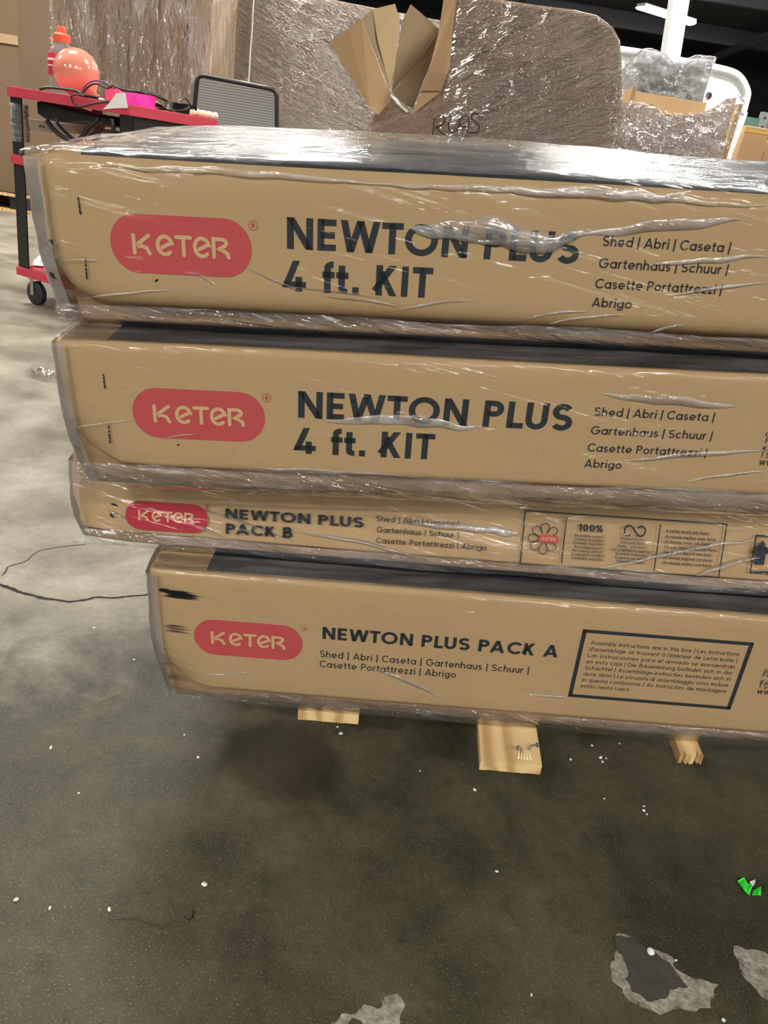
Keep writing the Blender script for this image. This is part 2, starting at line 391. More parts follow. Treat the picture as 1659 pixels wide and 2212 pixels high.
# ------------------------------------------------------------------ room
def quad_grid(mb, x0, x1, y0, y1, z, n=1): mb.grid(lambda s, t: (x0 + (x1 - x0) * s, y0 + (y1 - y0) * t, z), n, n)
def concrete():
    m, nt, p = new_mat('sealed_concrete')
    v = coords(nt)
    big = noise_n(nt, v, .9, 5, .6, .4); mid = noise_n(nt, v, 5.0, 6, .65, .3); fine = noise_n(nt, v, 70, 8, .78); vf = noise_n(nt, v, 420, 2, .6)
    c = ramp(nt, big, [(.30, (.055, .050, .029, 1)), (.5, (.094, .085, .053, 1)), (.72, (.132, .115, .073, 1))]).outputs[0]
    c = mixc(nt, ramp(nt, mid, [(.38, (0, 0, 0, 1)), (.62, (1, 1, 1, 1))]).outputs[0], mixc(nt, 1.0, c, (.55, .60, .56, 1), 'MULTIPLY'), mixc(nt, 1.0, c, (1.30, 1.22, 1.12, 1), 'MULTIPLY'))
    blot = noise_n(nt, v, 16, 5, .7, .8)
    c = mixc(nt, ramp(nt, blot, [(.56, (0, 0, 0, 1)), (.72, (.6, .6, .6, 1))]).outputs[0], c, (.030, .026, .017, 1))
    c = mixc(nt, ramp(nt, fine, [(.36, (.55, .55, .55, 1)), (.64, (1, 1, 1, 1))]).outputs[0], mixc(nt, 1.0, c, (.35, .35, .35, 1), 'MULTIPLY'), c)
    c = mixc(nt, ramp(nt, vf, [(.60, (0, 0, 0, 1)), (.70, (.6, .6, .6, 1))]).outputs[0], c, (.34, .31, .23, 1))
    pv = N(nt, 'ShaderNodeTexVoronoi'); pv.inputs['Scale'].default_value = 26; L(nt, v, pv.inputs['Vector'])
    pits = math_n(nt, 'MULTIPLY', ramp(nt, pv.outputs['Distance'], [(.07, (1, 1, 1, 1)), (.12, (0, 0, 0, 1))]).outputs[0], ramp(nt, noise_n(nt, v, 2.3, 3), [(.52, (0, 0, 0, 1)), (.62, (.85, .85, .85, 1))]).outputs[0])
    c = mixc(nt, pits, c, (.020, .017, .012, 1))
    # lamp reflection painted into the floor colour, paler towards the back left
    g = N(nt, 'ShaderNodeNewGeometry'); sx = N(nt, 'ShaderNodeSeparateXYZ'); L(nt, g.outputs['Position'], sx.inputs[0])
    sheen = math_n(nt, 'ADD', math_n(nt, 'MULTIPLY', sx.outputs[1], .55), math_n(nt, 'MULTIPLY', sx.outputs[0], -.30))
    sheen = math_n(nt, 'ADD', sheen, math_n(nt, 'MULTIPLY', mid, .45))
    lr = ramp(nt, sheen, [(.86, (0, 0, 0, 1)), (1.18, (1, 1, 1, 1))]).outputs[0]
    sheen_col = mixc(nt, ramp(nt, mid, [(.35, (0, 0, 0, 1)), (.65, (1, 1, 1, 1))]).outputs[0], (.15, .132, .095, 1), (.36, .325, .255, 1))
    sheen_col = mixc(nt, ramp(nt, fine, [(.36, (.55, .55, .55, 1)), (.64, (1, 1, 1, 1))]).outputs[0], mixc(nt, 1.0, sheen_col, (.5, .5, .5, 1), 'MULTIPLY'), sheen_col)
    c = mixc(nt, lr, c, sheen_col)
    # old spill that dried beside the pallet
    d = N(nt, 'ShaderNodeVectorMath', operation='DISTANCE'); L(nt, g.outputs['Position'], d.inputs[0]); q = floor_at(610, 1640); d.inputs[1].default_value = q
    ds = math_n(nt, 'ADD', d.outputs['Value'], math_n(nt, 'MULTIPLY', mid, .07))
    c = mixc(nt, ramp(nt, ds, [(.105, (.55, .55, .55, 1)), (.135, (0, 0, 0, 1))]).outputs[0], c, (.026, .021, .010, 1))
    L(nt, c, p.inputs['Base Color'])
    rg = ramp(nt, mid, [(.3, (.34, .34, .34, 1)), (.75, (.58, .58, .58, 1))]).outputs[0]
    L(nt, rg, p.inputs['Roughness']); p.inputs['Specular IOR Level'].default_value = .30
    L(nt, bump(nt, mid, .12, .01, bump(nt, fine, .45, .003)), p.inputs['Normal'])
    return m
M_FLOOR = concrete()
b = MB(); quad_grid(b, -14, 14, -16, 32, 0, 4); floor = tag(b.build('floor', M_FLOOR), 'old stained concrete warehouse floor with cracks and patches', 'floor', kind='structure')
M_DARK = plain('dark_paint', (.020, .021, .024), .9)
M_WALL = plain('dim_wall', (.06, .06, .062), .9)
b = MB(); quad_grid(b, -14, 14, -16, 32, 5.7); tag(b.build('ceiling', M_DARK), 'black painted warehouse ceiling', 'ceiling', kind='structure')
for nm, pts in (('wall_back', [(-14, 32, 0), (14, 32, 0), (14, 32, 5.7), (-14, 32, 5.7)]), ('wall_front', [(-14, -16, 0), (14, -16, 0), (14, -16, 5.7), (-14, -16, 5.7)]),
                ('wall_left', [(-14, -16, 0), (-14, 32, 0), (-14, 32, 5.7), (-14, -16, 5.7)]), ('wall_right', [(14, -16, 0), (14, 32, 0), (14, 32, 5.7), (14, -16, 5.7)])):
    b = MB(); b.add(pts, [(0, 1, 2, 3)]); tag(b.build(nm, M_DARK if nm == 'wall_back' else M_WALL), 'dim warehouse ' + nm.replace('_', ' '), 'wall', kind='structure')
M_JOIST = plain('joist_steel', (.05, .052, .058), .6)
for i, y in enumerate((12, 17, 22, 27)):
    b = MB(); b.box((-14, y - .08, 5.25), (14, y + .08, 5.69)); tag(b.build('trim_%d' % (i + 1), M_JOIST), 'dark steel roof joist', 'joist', kind='structure')
for i, x in enumerate((1.5, 8.0)):
    b = MB(); b.box((x - .06, -16, 5.05), (x + .06, 32, 5.249)); tag(b.build('trim_%d' % (i + 5), M_JOIST), 'dark steel roof purlin', 'joist', kind='structure')
M_LAMP = emit('lamp_diffuser', (1.0, .97, .91), LAMP)
M_HOUS = plain('lamp_housing', (.55, .55, .55), .5)
def lamp(x, y, z=4.72, lx=1.36, ly=.32, label='unseen strip light added under the black ceiling outside the picture', yaw=0.0):
    o = tag(empty('ceiling_light', Matrix.Translation((x, y, z)) @ Matrix.Rotation(yaw, 4, 'Z')), label, 'light', 'ceiling strip lights')
    b = MB(); b.box((-lx / 2, -ly / 2 * .9, .0), (lx / 2, ly / 2 * .9, .07)); b.build('housing', M_HOUS, o, bevel=.01)
    b = MB(); b.lathe([(0.002, -lx / 2), (.5 * ly, -lx / 2 + .002), (.5 * ly, lx / 2 - .002), (.002, lx / 2)], (0, 0, 0), (1, 0, 0), 12); 
    b.v = [(v[0], v[1], min(v[2] * .35, -.002)) for v in b.v]; b.build('diffuser', M_LAMP, o)
    b = MB()
    for s in (-1, 1):
        b = MB(); b.tube([(s * lx * .4, 0, .07), (s * lx * .4, 0, 5.69 - z)], .006, 6); b.build('hanger', M_JOIST, o)
    return o
lc = at(1440, 32, 20.9)
for y in (-10, -4.6, 4.2, 9.5, 15.2):  # unseen lamps, added in guessed rows to light the hall
    for x in (-7.2, -2.6, 2.2, 6.8): lamp(x, y)
lamp(lc.x, lc.y, lc.z, lx=1.6, yaw=R(30), label='bright white strip light glowing under the black ceiling behind the white pipe'); lamp(-6, 20.9)

# ------------------------------------------------------------------ the leaning stack: one frame for pallet and boxes
RS = Matrix(((0.994937085, -0.055046323, -0.084083880), (0.049735600, 0.996709738, -0.064000536), (0.087330216, 0.059494945, 0.994401243)))
BOX = {  # yaw, roll, lean, distance, reference level
    '1': (1.94, -.23, 0, .8291, -.17), '2': (1.76, -.05, 0, .7956, -.40),
    'B': (-1.97, .02, -16.0, .8344, -.55), 'A': (-1.66, .26, 0, .7998, -.70)}
BM = {}
for k, (yaw, roll, lean, yy, zc) in BOX.items():
    rb = Matrix.Rotation(R(roll), 3, 'Y') @ Matrix.Rotation(R(lean), 3, 'X') @ Matrix.Rotation(R(yaw), 3, 'Z')
    BM[k] = Matrix.Translation((0, 0, H)) @ RS.to_4x4() @ Matrix.Translation((0, yy, zc)) @ rb.to_4x4()
def on_box(k, px, py, y=0.0):
    i = BM[k].inverted(); o = i @ Vector((0, 0, H)); d = i.to_3x3() @ ray(px, py)
    p = o + d * ((y - o.y) / d.y); return p.x, p.z
def on_level(k, px, py, z):
    i = BM[k].inverted(); o = i @ Vector((0, 0, H)); d = i.to_3x3() @ ray(px, py)
    p = o + d * ((z - o.z) / d.z); return p.x, p.y
INK = -.0005
def lift(polys, u, v, su, sv, y=INK): return [[(u + a * su, y, v + b * sv) for a, b in q] for q in polys]
def put(mb, k, s, lp, rp, base, cap, w=.2, gap=.12, spc=1.0, y=INK, capval=None, tf=None):
    """a line of print between two pixels of the photograph, on the front of box k"""
    u0 = on_box(k, *lp)[0]; u1 = on_box(k, *rp)[0]
    vb = sum(on_box(k, *q)[1] for q in base) / len(base)
    ch = capval if capval else sum(on_box(k, *q)[1] for q in cap) / len(cap) - vb
    P, ln = text_polys(s, w, gap, spc)
    for q in lift(P, u0, vb, (u1 - u0) / ln, ch, y): mb.add(q, [tuple(range(len(q)))])
    return u0, u1, vb, ch
def stroke(mb, pts, w, y=INK):
    for q in ribbon(pts, w): mb.add([(a, y, b) for a, b in q], [(0, 1, 2, 3)])
def capsule(mb, u0, u1, v0, v1, y=INK, n=16, k=1.0):
    r = (v1 - v0) / 2; c = (v0 + v1) / 2; rx = r * k
    P = [(u1 - rx + rx * math.cos(R(a)), c + r * math.sin(R(a))) for a in [-90 + 180 * i / n for i in range(n + 1)]]
    P += [(u0 + rx + rx * math.cos(R(a)), c + r * math.sin(R(a))) for a in [90 + 180 * i / n for i in range(n + 1)]]
    mb.add([(a, y, b) for a, b in P], [tuple(range(len(P)))])
def dot(mb, u, v, r, y, n=10): mb.add([(u + r * math.cos(2 * math.pi * i / n), y, v + r * math.sin(2 * math.pi * i / n)) for i in range(n)], [tuple(range(n))])
def badge_letters(mb, u0, u1, v0, v1, y):
    """the rounded five letters of the badge; box of the whole word"""
    w = .175
    def m(p): return (u0 + (u1 - u0) * p[0] / 4.25, v0 + (v1 - v0) * p[1])
    h = w / 2; S5 = []
    S5.append([(h, h), (h, 1 - h)])
    S5.append([(.74, 1 - h), (.44, .66)] + arc(.44, .50, .17, .16, 175, 215, 4) + [(.36, .44), (.62, .34), (.74, h)])
    for x in (1.02, 2.62):
        S5.append(arc(x + .40, .5, .40 - h, .5 - h, -48, -345, 22) + [(x + .62, .60), (x + .28, .40)])
    S5.append([(1.93, 1 - h), (2.53, 1 - h)]); S5.append([(2.23, 1 - h), (2.23, h)])
    S5.append([(3.53, h), (3.53, 1 - h), (3.86, 1 - h)] + arc(3.86, .74, .22, .26 - h, 90, -70, 8) + [(3.70, .46), (3.96, .38), (4.12, .26), (4.16, h)])
    k = (u1 - u0) / 4.25; ky = (v1 - v0)
    for i, st in enumerate(S5):
        P = [m(p) for p in st]; yi = y - i * 6e-5       # each stroke printed a hair over the one before
        for q in ribbon(P, w * ky * 1.05): mb.add([(a, yi, b) for a, b in q], [(0, 1, 2, 3)])
        for p in (P[0], P[-1]): dot(mb, p[0], p[1], w * ky * .525, yi - 3e-5)
def reg_mark(mb, u, v, r, y=INK):
    stroke(mb, [(u + a * r, v + b * r) for a, b in arc(0, 0, 1, 1, 0, 360, 20)], r * .16, y)
    P, ln = text_polys('R', .2); 
    for q in lift(P, u - .33 * r, v - .5 * r, r * 1.0, r * 1.0, y): mb.add(q, [tuple(range(len(q)))])

def make_body(k, root, left, rightu, top, bot, depth, band_u, zc, tray_bot, tray_in, seed, r=.009, mat=None, band_y=.010):
    hi_u = rightu; z0, z1 = bot - zc, top - zc
    def df(p):
        q = p.copy(); u, y, z = p
        if y > depth * .5: q.y += nz((u * 3, y * 3, z * 9), 1, seed) * .0022
        if z > (z0 + z1) / 2: q.z -= abs(nz((u * 2.2, y * 4, seed), 1)) * .0025
        a = max(0, 1 - (u - left) / .075); bt = max(0, 1 - (z - z0) / .07)
        if y < .25:
            c = (a * bt) ** 1.3; q.x += .016 * c; q.z += .022 * c * a; q.y += .012 * c
            q.y += .006 * a * a
        q.x += nz((seed, y * 6, z * 25), 1) * .004 * max(0, 1 - (u - left) / .03)
        return q
    def mf(ax, hs, c): return 1 if (ax == 2 and hs and c.x > band_u and c.y > band_y) else 0
    lid = soft_box((left, 0, z0), (hi_u, depth, z1), r, (36, 6, 8), df, [band_u], mf).build('lid', [mat or M_BOX, M_BLACK], root, smooth=.9, weld=True)
    lid['label'] = 'kraft carton lid with black printed top'
    tz = tray_bot - zc + .0025
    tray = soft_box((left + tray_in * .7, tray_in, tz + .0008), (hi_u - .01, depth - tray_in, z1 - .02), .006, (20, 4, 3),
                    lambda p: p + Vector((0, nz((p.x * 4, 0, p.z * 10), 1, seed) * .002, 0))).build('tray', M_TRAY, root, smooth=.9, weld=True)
    tray['label'] = 'plain kraft bottom tray set back under the lid'
    return lid

def film_strip(root, left, rightu, va, vb, ya, yb, zc, seed, amp=.004, sag=.004, name='stretch_film'):
    b = MB()
    def fn(s, t):
        u = left + .010 + (rightu - left - .016) * s; v = va + (vb - va) * t
        y = ya + (yb - ya) * t - .002 - sag * math.sin(t * math.pi)
        y -= amp * (.55 + nz((u * 5, v * 60, 0), 1, seed)) * math.sin(t * math.pi) ** .6
        v += (.0045 * nz((u * 7, 0, t * 3), 1, seed + 5) + .0015 * nz((u * 30, 0, t), 1, seed)) * (1 - t)
        return (u, y - .0012, v - zc)
    b.grid(fn, 150, 14); return b.build(name, M_FILML, root, smooth=4)
def film_corner(root, left, va, vb, zc, seed, out=.008, back=.22, shear=0.0, M=None):
    """film drawn round the left end, standing a little off the board"""
    b = MB()
    def fn(s, t):
        v = va + (vb - va) * t
        o = .4 * out * (.75 + .7 * nz((s * 2, t * 2.2, 0), 1, seed)) + .001
        crush = .016 * (max(0, t - .5) / .5) ** 1.5
        if s < .35:
            a = s / .35; u = left + .014 - (.014 + o) * math.sin(a * math.pi / 2); y = -.0016 + .010 * (1 - math.cos(a * math.pi / 2))
        else:
            a = (s - .35) / .65; u = left - o - .0015 * math.sin(a * 9); y = .0084 + a * back
        u += .0012 * nz((s * 7, t * 10, 0), 1, seed + 2) + crush
        return (u, y + crush * .4 + shear * (v - zc) * max(0, 1 - y / .3), v - zc)
    b.grid(fn, 30, 34); return b.build('stretch_film', M_FILMC, root, smooth=4, M=M)
def ridges(root, k, segs, name='film_fold'):
    """raised folds in the film over the front of box k: (pixel from, pixel to, width, height, bow)"""
    for i, (p0, p1, w, h, bow) in enumerate(segs):
        b = MB()
        a = Vector(on_box(k, *p0)); c = Vector(on_box(k, *p1)); d = (c - a); ln = d.length; d.normalize(); nrm = Vector((-d.y, d.x))
        def fn(s, t):
            env = math.sin(math.pi * min(max(s, .001), .999)) ** .7
            wob = nz((s * ln * 30, i * 3.1, 0), 1) * w * .5 + bow * math.sin(math.pi * s)
            th = math.pi * t; q = a + d * (ln * s) + nrm * (wob + math.cos(th) * w * .5 * env)
            return (q.x, -.0009 - math.sin(th) * h * env * (.75 + .5 * nz((s * ln * 50, i, 5), 1)), q.y)
        b.grid(fn, max(10, int(ln * 160)), 8); b.build(name, M_RIDGE, root, smooth=4)

RU = 1.22
def shed_print(k, root, ou=0.0, ov=0.0):
    """the front print that both tall boxes share, in the first box's measures"""
    zc1 = BOX['1'][4]; zc = BOX[k][4]
    T = Matrix.Translation((ou, 0, ov + zc1 - zc))
    b = MB(); capsule(b, -.2892, -.1451, -.1716 - zc1, -.1135 - zc1, k=.95)
    bd = b.build('printed_badge', M_RED, root, M=T); bd['label'] = 'red pill-shaped printed badge'
    b = MB(); badge_letters(b, -.2672, -.1668, -.1534 - zc1, -.1320 - zc1, -.0009); b.build('badge_lettering', M_KRAFTL, bd)
    b = MB(); u, v = on_box('1', 547, 487); reg_mark(b, u, v, .0046); b.build('registered_mark', M_RED, root, M=T)
    b = MB()
    put(b, '1', 'NEWTON PLUS', (620, 500), (1252, 540), [(620, 537), (1133, 564)], [(621, 467), (1095, 496)], .205, .13)
    put(b, '1', '4 ft. KIT', (613, 612), (936, 588), [(655, 629), (800, 637), (916, 644)], [], .205, .13, 1.0, capval=.0312)
    b.build('title_lettering', M_INK, root, M=T)
    b = MB()
    for s, rp, vb in (('Shed | Abri | Caseta |', (1578, 533), -.1204), ('Gartenhaus | Schuur |', (1574, 575), -.1424), ('Casette Portattrezzi |', (1560, 622), -.1633), ('Abrigo', (1365, 655), -.183)):
        u1 = on_box('1', *rp)[0]; P, ln = text_polys(s, .15, .13, 1.0)
        for q in lift(P, .2165, vb - zc1, (u1 - .2165) / ln, .0100): b.add(q, [tuple(range(len(q)))])
    b.build('subtitle_lettering', M_INK, root, M=T)
    rr = random.Random(3)
    for (x0, y0), (x1, y1) in (((170, 428), (174, 463)), ((184, 558), (188, 602))):
        b = MB(); a = Vector(on_box('1', x0, y0)); c = Vector(on_box('1', x1, y1))
        for j in range(16):
            p = a.lerp(c, j / 15) + Vector((rr.uniform(-.0004, .0004), 0)); w = rr.choice((.0006, .0009, .0012, .0003)); hh = .0010
            b.add([(p.x - w, INK, p.y - hh), (p.x + w, INK, p.y - hh), (p.x + w * .8, INK, p.y + hh), (p.x - w, INK, p.y + hh)], [(0, 1, 2, 3)])
        b.build('ink_mark', M_INK, root, M=T)

def scuffs(k, root, items, mat=None):
    rr = random.Random(11)
    for x, y, dx, dy, th, n in items:
        b = MB()
        for j in range(n):
            px, py = x + rr.uniform(0, dx * .3), y + rr.uniform(-th, th) ; f = rr.uniform(.45, 1)
            a = on_box(k, px, py); c = on_box(k, px + dx * f * .8, py + dy * f * .8 + rr.uniform(-th, th) * .4); w = rr.uniform(.0006, .0016)
            mid = ((a[0] * .55 + c[0] * .45), (a[1] * .55 + c[1] * .45))
            b.add([(a[0], INK * .7, a[1]), (mid[0], INK * .7, mid[1] - w), (c[0], INK * .7, c[1]), (mid[0], INK * .7, mid[1] + w)], [(0, 1, 2, 3)])
        b.build('scuff_mark', mat or M_INK, root)

# pallet --------------------------------------------------------------------------
def wood_mat():
    m, nt, p = new_mat('pine_board')
    v = coords(nt, (11, 1.3, 11), kind='Object')
    w = N(nt, 'ShaderNodeTexWave', bands_direction='X'); w.inputs['Scale'].default_value = .9; w.inputs['Distortion'].default_value = 11; w.inputs['Detail'].default_value = 2; w.inputs['Detail Scale'].default_value = .8
    L(nt, v, w.inputs['Vector'])
    f = noise_n(nt, coords(nt, (60, 6, 60), kind='Object'), 2.0, 4)
    c = ramp(nt, w.outputs['Fac'], [(.0, (.70, .50, .235, 1)), (.45, (.62, .42, .17, 1)), (.8, (.44, .235, .07, 1)), (1, (.36, .18, .05, 1))]).outputs[0]
    L(nt, mixc(nt, f, c, mixc(nt, .5, c, (.74, .58, .33, 1))), p.inputs['Base Color']); p.inputs['Roughness'].default_value = .7
    return m
M_WOOD = wood_mat()
M_WOODD = plain('shade_dark_wood', (.20, .145, .085), .85, vary=.25, vscale=20)  # pallet wood darkened in colour for the shade under the stack
pal = empty('wooden_pallet', BM['A']); tag(pal, 'pale pine pallet with overhanging deck boards under the leaning box stack', 'pallet')
ZP = -.7512 - BOX['A'][4]; TH = .017
def deck(uL, uR, y0, y1, skew=0.0, mat=None, name='deck_board', broken=False):
    b = MB(); n = 14; w = uR - uL
    def edge(s):
        if not broken: return y0 + .0012 * nz((s * 40, y0, 1), 1)
        return y0 + .018 * abs(nz((s * 26, 3.3, 1), 1)) + .012 * abs(nz((s * 90, 1.3, 1), 1))
    vs = []
    for z in (ZP - TH, ZP - .0006):
        for i in range(n + 1):
            s = i / n; vs.append((uL + w * s + skew * 0, edge(s), z)); 
        for i in range(n + 1):
            s = i / n; vs.append((uL + w * s - skew, y1, z))
    k = n + 1; fs = []
    for i in range(n):
        fs += [(i, i + 1, k + i + 1, k + i), (2 * k + i, 3 * k + i, 3 * k + i + 1, 2 * k + i + 1), (i, 2 * k + i, 2 * k + i + 1, i + 1), (k + i, k + i + 1, 3 * k + i + 1, 3 * k + i)]
    fs += [(0, k, 3 * k, 2 * k), (n, 2 * k + n, 3 * k + n, k + n)]
    b.add(vs, fs); return b.build(name, mat or M_WOOD, pal)
uA, yA = on_level('A', 643, 1537, ZP); uB, _ = on_level('A', 775, 1543, ZP)
d1 = deck(uA, uB, .006, .56)
uC, yC = on_level('A', 1038.6, 1643, ZP); uD, yD = on_level('A', 1171, 1652, ZP); uE, yE = on_level('A', 1026, 1561, ZP)
bw = uD - uC
d2 = deck(uC, uD, (yC + yD) / 2, .56, (uC - uE) * -3.0)
d2['label'] = 'long pine board jutting out towards the viewer'
uF, yF = on_level('A', 1459, 1600, ZP); uG, yG = on_level('A', 1509, 1606, ZP)
d3 = deck(uF, uG, yF - .03, .56, 0, broken=True); d3['label'] = 'snapped board end with splinters'
for u in (uF + .30, uF + .60): deck(u, u + bw, .02, .56)
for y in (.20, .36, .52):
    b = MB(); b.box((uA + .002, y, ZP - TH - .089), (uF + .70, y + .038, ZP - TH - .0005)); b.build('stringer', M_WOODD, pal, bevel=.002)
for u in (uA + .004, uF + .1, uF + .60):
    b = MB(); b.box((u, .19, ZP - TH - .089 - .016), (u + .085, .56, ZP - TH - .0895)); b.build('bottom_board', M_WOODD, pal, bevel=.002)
for px, py, dx, dz in ((1127, 1625, -.006, .010), (1141, 1619, .009, .012)):
    u, y = on_level('A', px, py, ZP); b = MB()
    b.tube([(u, y, ZP - .004), (u + dx * .3, y, ZP + dz * .6), (u + dx, y - .003, ZP + dz)], .0016, 6); b.lathe([(.0034, 0), (.0036, .001), (.002, .0016)], (u + dx, y - .003, ZP + dz), (dx, -.003, dz * .5), 8)
    b.build('nail', M_STEEL, pal, smooth=.8)
b = MB(); u, y = on_level('A', 1118, 1640, ZP)
for j in range(5): b.add([(u + .004 * j, y, ZP), (u + .004 * j + .003, y + .001, ZP), (u + .003 + .003 * j, y + .012, ZP + .006)], [(0, 1, 2)])
b.build('splinter', plain('splinter_wood', (.75, .62, .38), .8), pal)

# pack A, at the bottom ------------------------------------------------------------
rA = tag(empty('shed_carton', BM['A']), 'long kraft carton printed PACK A, lowest in the stack on the pine pallet', 'box', 'stacked shed cartons')
zA = BOX['A'][4]
uba, _ = on_box('A', 441, 1232)
make_body('A', rA, -.286, RU, -.5335, -.7219, .60, uba, zA, -.7512, .012, 4.2, band_y=.009)
b = MB(); cu0, cv = on_box('A', 419.8, 1377.5); cu1, _ = on_box('A', 654, 1384)
cvt = (on_box('A', 462, 1340.6)[1] + on_box('A', 601, 1347)[1]) / 2; cvb = (on_box('A', 471, 1416.5)[1] + on_box('A', 618.5, 1424)[1]) / 2
capsule(b, cu0, cu1, cvb, cvt, k=.95); bd = b.build('printed_badge', M_RED, rA); bd['label'] = 'red pill-shaped printed badge'
b = MB(); hh = cvt - cvb; badge_letters(b, cu0 + .155 * (cu1 - cu0), cu0 + .845 * (cu1 - cu0), cvb + .315 * hh, cvb + .685 * hh, -.0009); b.build('badge_lettering', M_KRAFTL, bd)
b = MB(); u, v = on_box('A', 658, 1358.5); reg_mark(b, u, v, .0038); b.build('registered_mark', M_RED, rA)
b = MB(); put(b, 'A', 'NEWTON PLUS PACK A', (696.7, 1370), (1204, 1417), [(697, 1381.8), (1195, 1417)], [(697, 1353.6)], .21, .14); b.build('title_lettering', M_INK, rA)
b = MB()
put(b, 'A', 'Shed | Abri | Caseta | Gartenhaus | Schuur |', (691.5, 1410), (1142.5, 1448), [(691.5, 1418.7)], [(692, 1404.5)], .145, .14, 1.2)
put(b, 'A', 'Casette Portattrezzi | Abrigo', (690.6, 1432), (985, 1456), [(690.6, 1440.2)], [(691, 1426)], .145, .14, 1.2)
b.build('subtitle_lettering', M_INK, rA)
def z8(x, y): return (900 + x / 2.186, 1220 + y / 2.186)
b = MB(); P = [on_box('A', *z8(*p)) for p in ((790, 303), (1594, 367), (1480, 685), (710, 620))]
ul = (P[0][0] + P[3][0]) / 2; ur = (P[1][0] + P[2][0]) / 2; vt = (P[0][1] + P[1][1]) / 2; vb_ = (P[2][1] + P[3][1]) / 2; t_ = .0052
for a, c in (((ul, vt - t_), (ur, vt)), ((ul, vb_), (ur, vb_ + t_)), ((ul, vb_), (ul + t_, vt)), ((ur - t_, vb_), (ur, vt))):
    b.add([(a[0], INK, a[1]), (c[0], INK, a[1]), (c[0], INK, c[1]), (a[0], INK, c[1])], [(0, 1, 2, 3)])
fr = b.build('notice_frame', M_INK, rA)
b = MB()
lines = (('Assembly instructions are in this box | Les instructions', (822, 375), (1520, 425)), ("d'assemblage se trouvent à l'intérieur de cette boite |", (815, 405), (1513, 460)),
         ('Las instrucciones para el armado se encuentran', (807, 437), (1500, 487)), ('en esta caja | Die Bauanleitung befindet sich in der', (800, 465), (1490, 516)),
         ('Schachtel | Assemblage-instructies bevinden zich in', (793, 494), (1480, 545)), ('deze doos | Le istruzioni di assemblaggio sono incluse', (785, 523), (1470, 574)),
         ('in questa confezione | As instruções de montagem', (778, 550), (1460, 604)), ('estão nesta caixa', (771, 578), (998, 596)))
v1 = on_box('A', *z8(822, 375))[1]; v8 = on_box('A', *z8(771, 578))[1]
LU = sum(on_box('A', *z8(*l[1]))[0] for l in lines) / 8; RUu = sum(on_box('A', *z8(*l[2]))[0] for l in lines[:7]) / 7
for i, (s, lp, rp) in enumerate(lines):
    e = RUu if i < 7 else on_box('A', *z8(*rp))[0]; vb = v1 + (v8 - v1) * i / 7
    ws = s.split(' ')
    P0, ln = text_polys(s, .125, .13, 1.3); ch = .0062; su = (e - LU) / ln
    if i in (2, 6):     # justified with wide word spaces
        k = [text_polys(s, .125, .13, q)[1] for q in (1.3, 2.3)]; q = 1.3 + ((e - LU) / .0079 - k[0]) / (k[1] - k[0]); P0, ln = text_polys(s, .125, .13, max(1.3, q)); su = (e - LU) / ln
    for q in lift(P0, LU, vb, su, ch): b.add(q, [tuple(range(len(q)))])
b.build('notice_lettering', M_INK, fr)
b = MB()
for s, lp, capv in (('da', (1640, 505), .0075), ('Fol', (1632, 527), .0075), ('Keter', (1620, 562), .0075), ('1 Sap', (1612, 581), .0075), ('www', (1604, 607), .0090)):
    u, v = on_box('A', *z8(*lp)); P, ln = text_polys(s, .13, .13)
    for q in lift(P, u, v, capv, capv): b.add(q, [tuple(range(len(q)))])
b.build('address_lettering', M_INK, rA)
M_SCUFF = clinging('faint_scuff', (.17, .115, .075), coat=.5)
scuffs('A', rA, ((345, 1280, 95, 12, 6, 46), (340, 1274, 40, 4, 3, 10)))
scuffs('A', rA, ((350, 1355, 75, 8, 6, 10), (352, 1463, 60, 4, 4, 10), (345, 1434, 30, 2, 3, 5)), M_SCUFF)
film_strip(rA, -.286, RU, -.716, -.7500, -.001, .010, zA, 1.0)
film_corner(rA, -.286, -.540, -.750, zA, 2.0, .009)

# pack B ------------------------------------------------------------------------------
rB = tag(empty('shed_carton', BM['B']), 'thin crushed kraft carton printed PACK B, squeezed between taller cartons of the stack', 'box', 'stacked shed cartons')
zB = BOX['B'][4]
# built in the stack's upright frame, its front sheared back towards the top
_y = Matrix.Rotation(R(BOX['B'][0]), 4, 'Z'); TB = _y.inverted() @ Matrix.Rotation(R(16.0), 4, 'X') @ _y
def shearB(seed):
    def f(p):
        q = p.copy(); k = max(0, 1 - p.y / .3)
        q.y += math.tan(R(16)) * p.z * k
        q.y += k * (.003 * nz((p.x * 5, 0, p.z * 18), 1, seed) + .001 * nz((p.x * 22, 0, p.z * 50), 1, seed))
        a = max(0, 1 - (p.x + .39) / .06); q.x += .010 * nz((0, 0, p.z * 40), 1, seed) * a; q.y += .008 * a * a
        q.z -= .002 * abs(nz((p.x * 4, p.y * 4, 0), 1, seed)) if p.z > 0 else 0
        return q
    return f
lb = soft_box((-.3964, .0008, -.5108 - zB), (RU - .06, .57, -.4195 - zB), .004, (40, 5, 6), shearB(6.6)).build('lid', M_BOXB, rB, smooth=.9, weld=True, M=TB)
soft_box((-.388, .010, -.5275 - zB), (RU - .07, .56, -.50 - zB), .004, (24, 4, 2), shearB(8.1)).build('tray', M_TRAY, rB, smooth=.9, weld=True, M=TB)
def z5(x, y): return (100 + x / 2.074, 680 + y / 2.074)
def z6(x, y): return (1050 + x / 2.724, 1040 + y / 2.724)
YB = -.0042
b = MB(); cu0 = on_box('B', *z5(360, 900))[0]; cu1 = on_box('B', *z5(727, 918))[0]
cvt = (on_box('B', *z5(450, 835))[1] + on_box('B', *z5(650, 845))[1]) / 2; cvb = (on_box('B', *z5(450, 960))[1] + on_box('B', *z5(650, 972))[1]) / 2
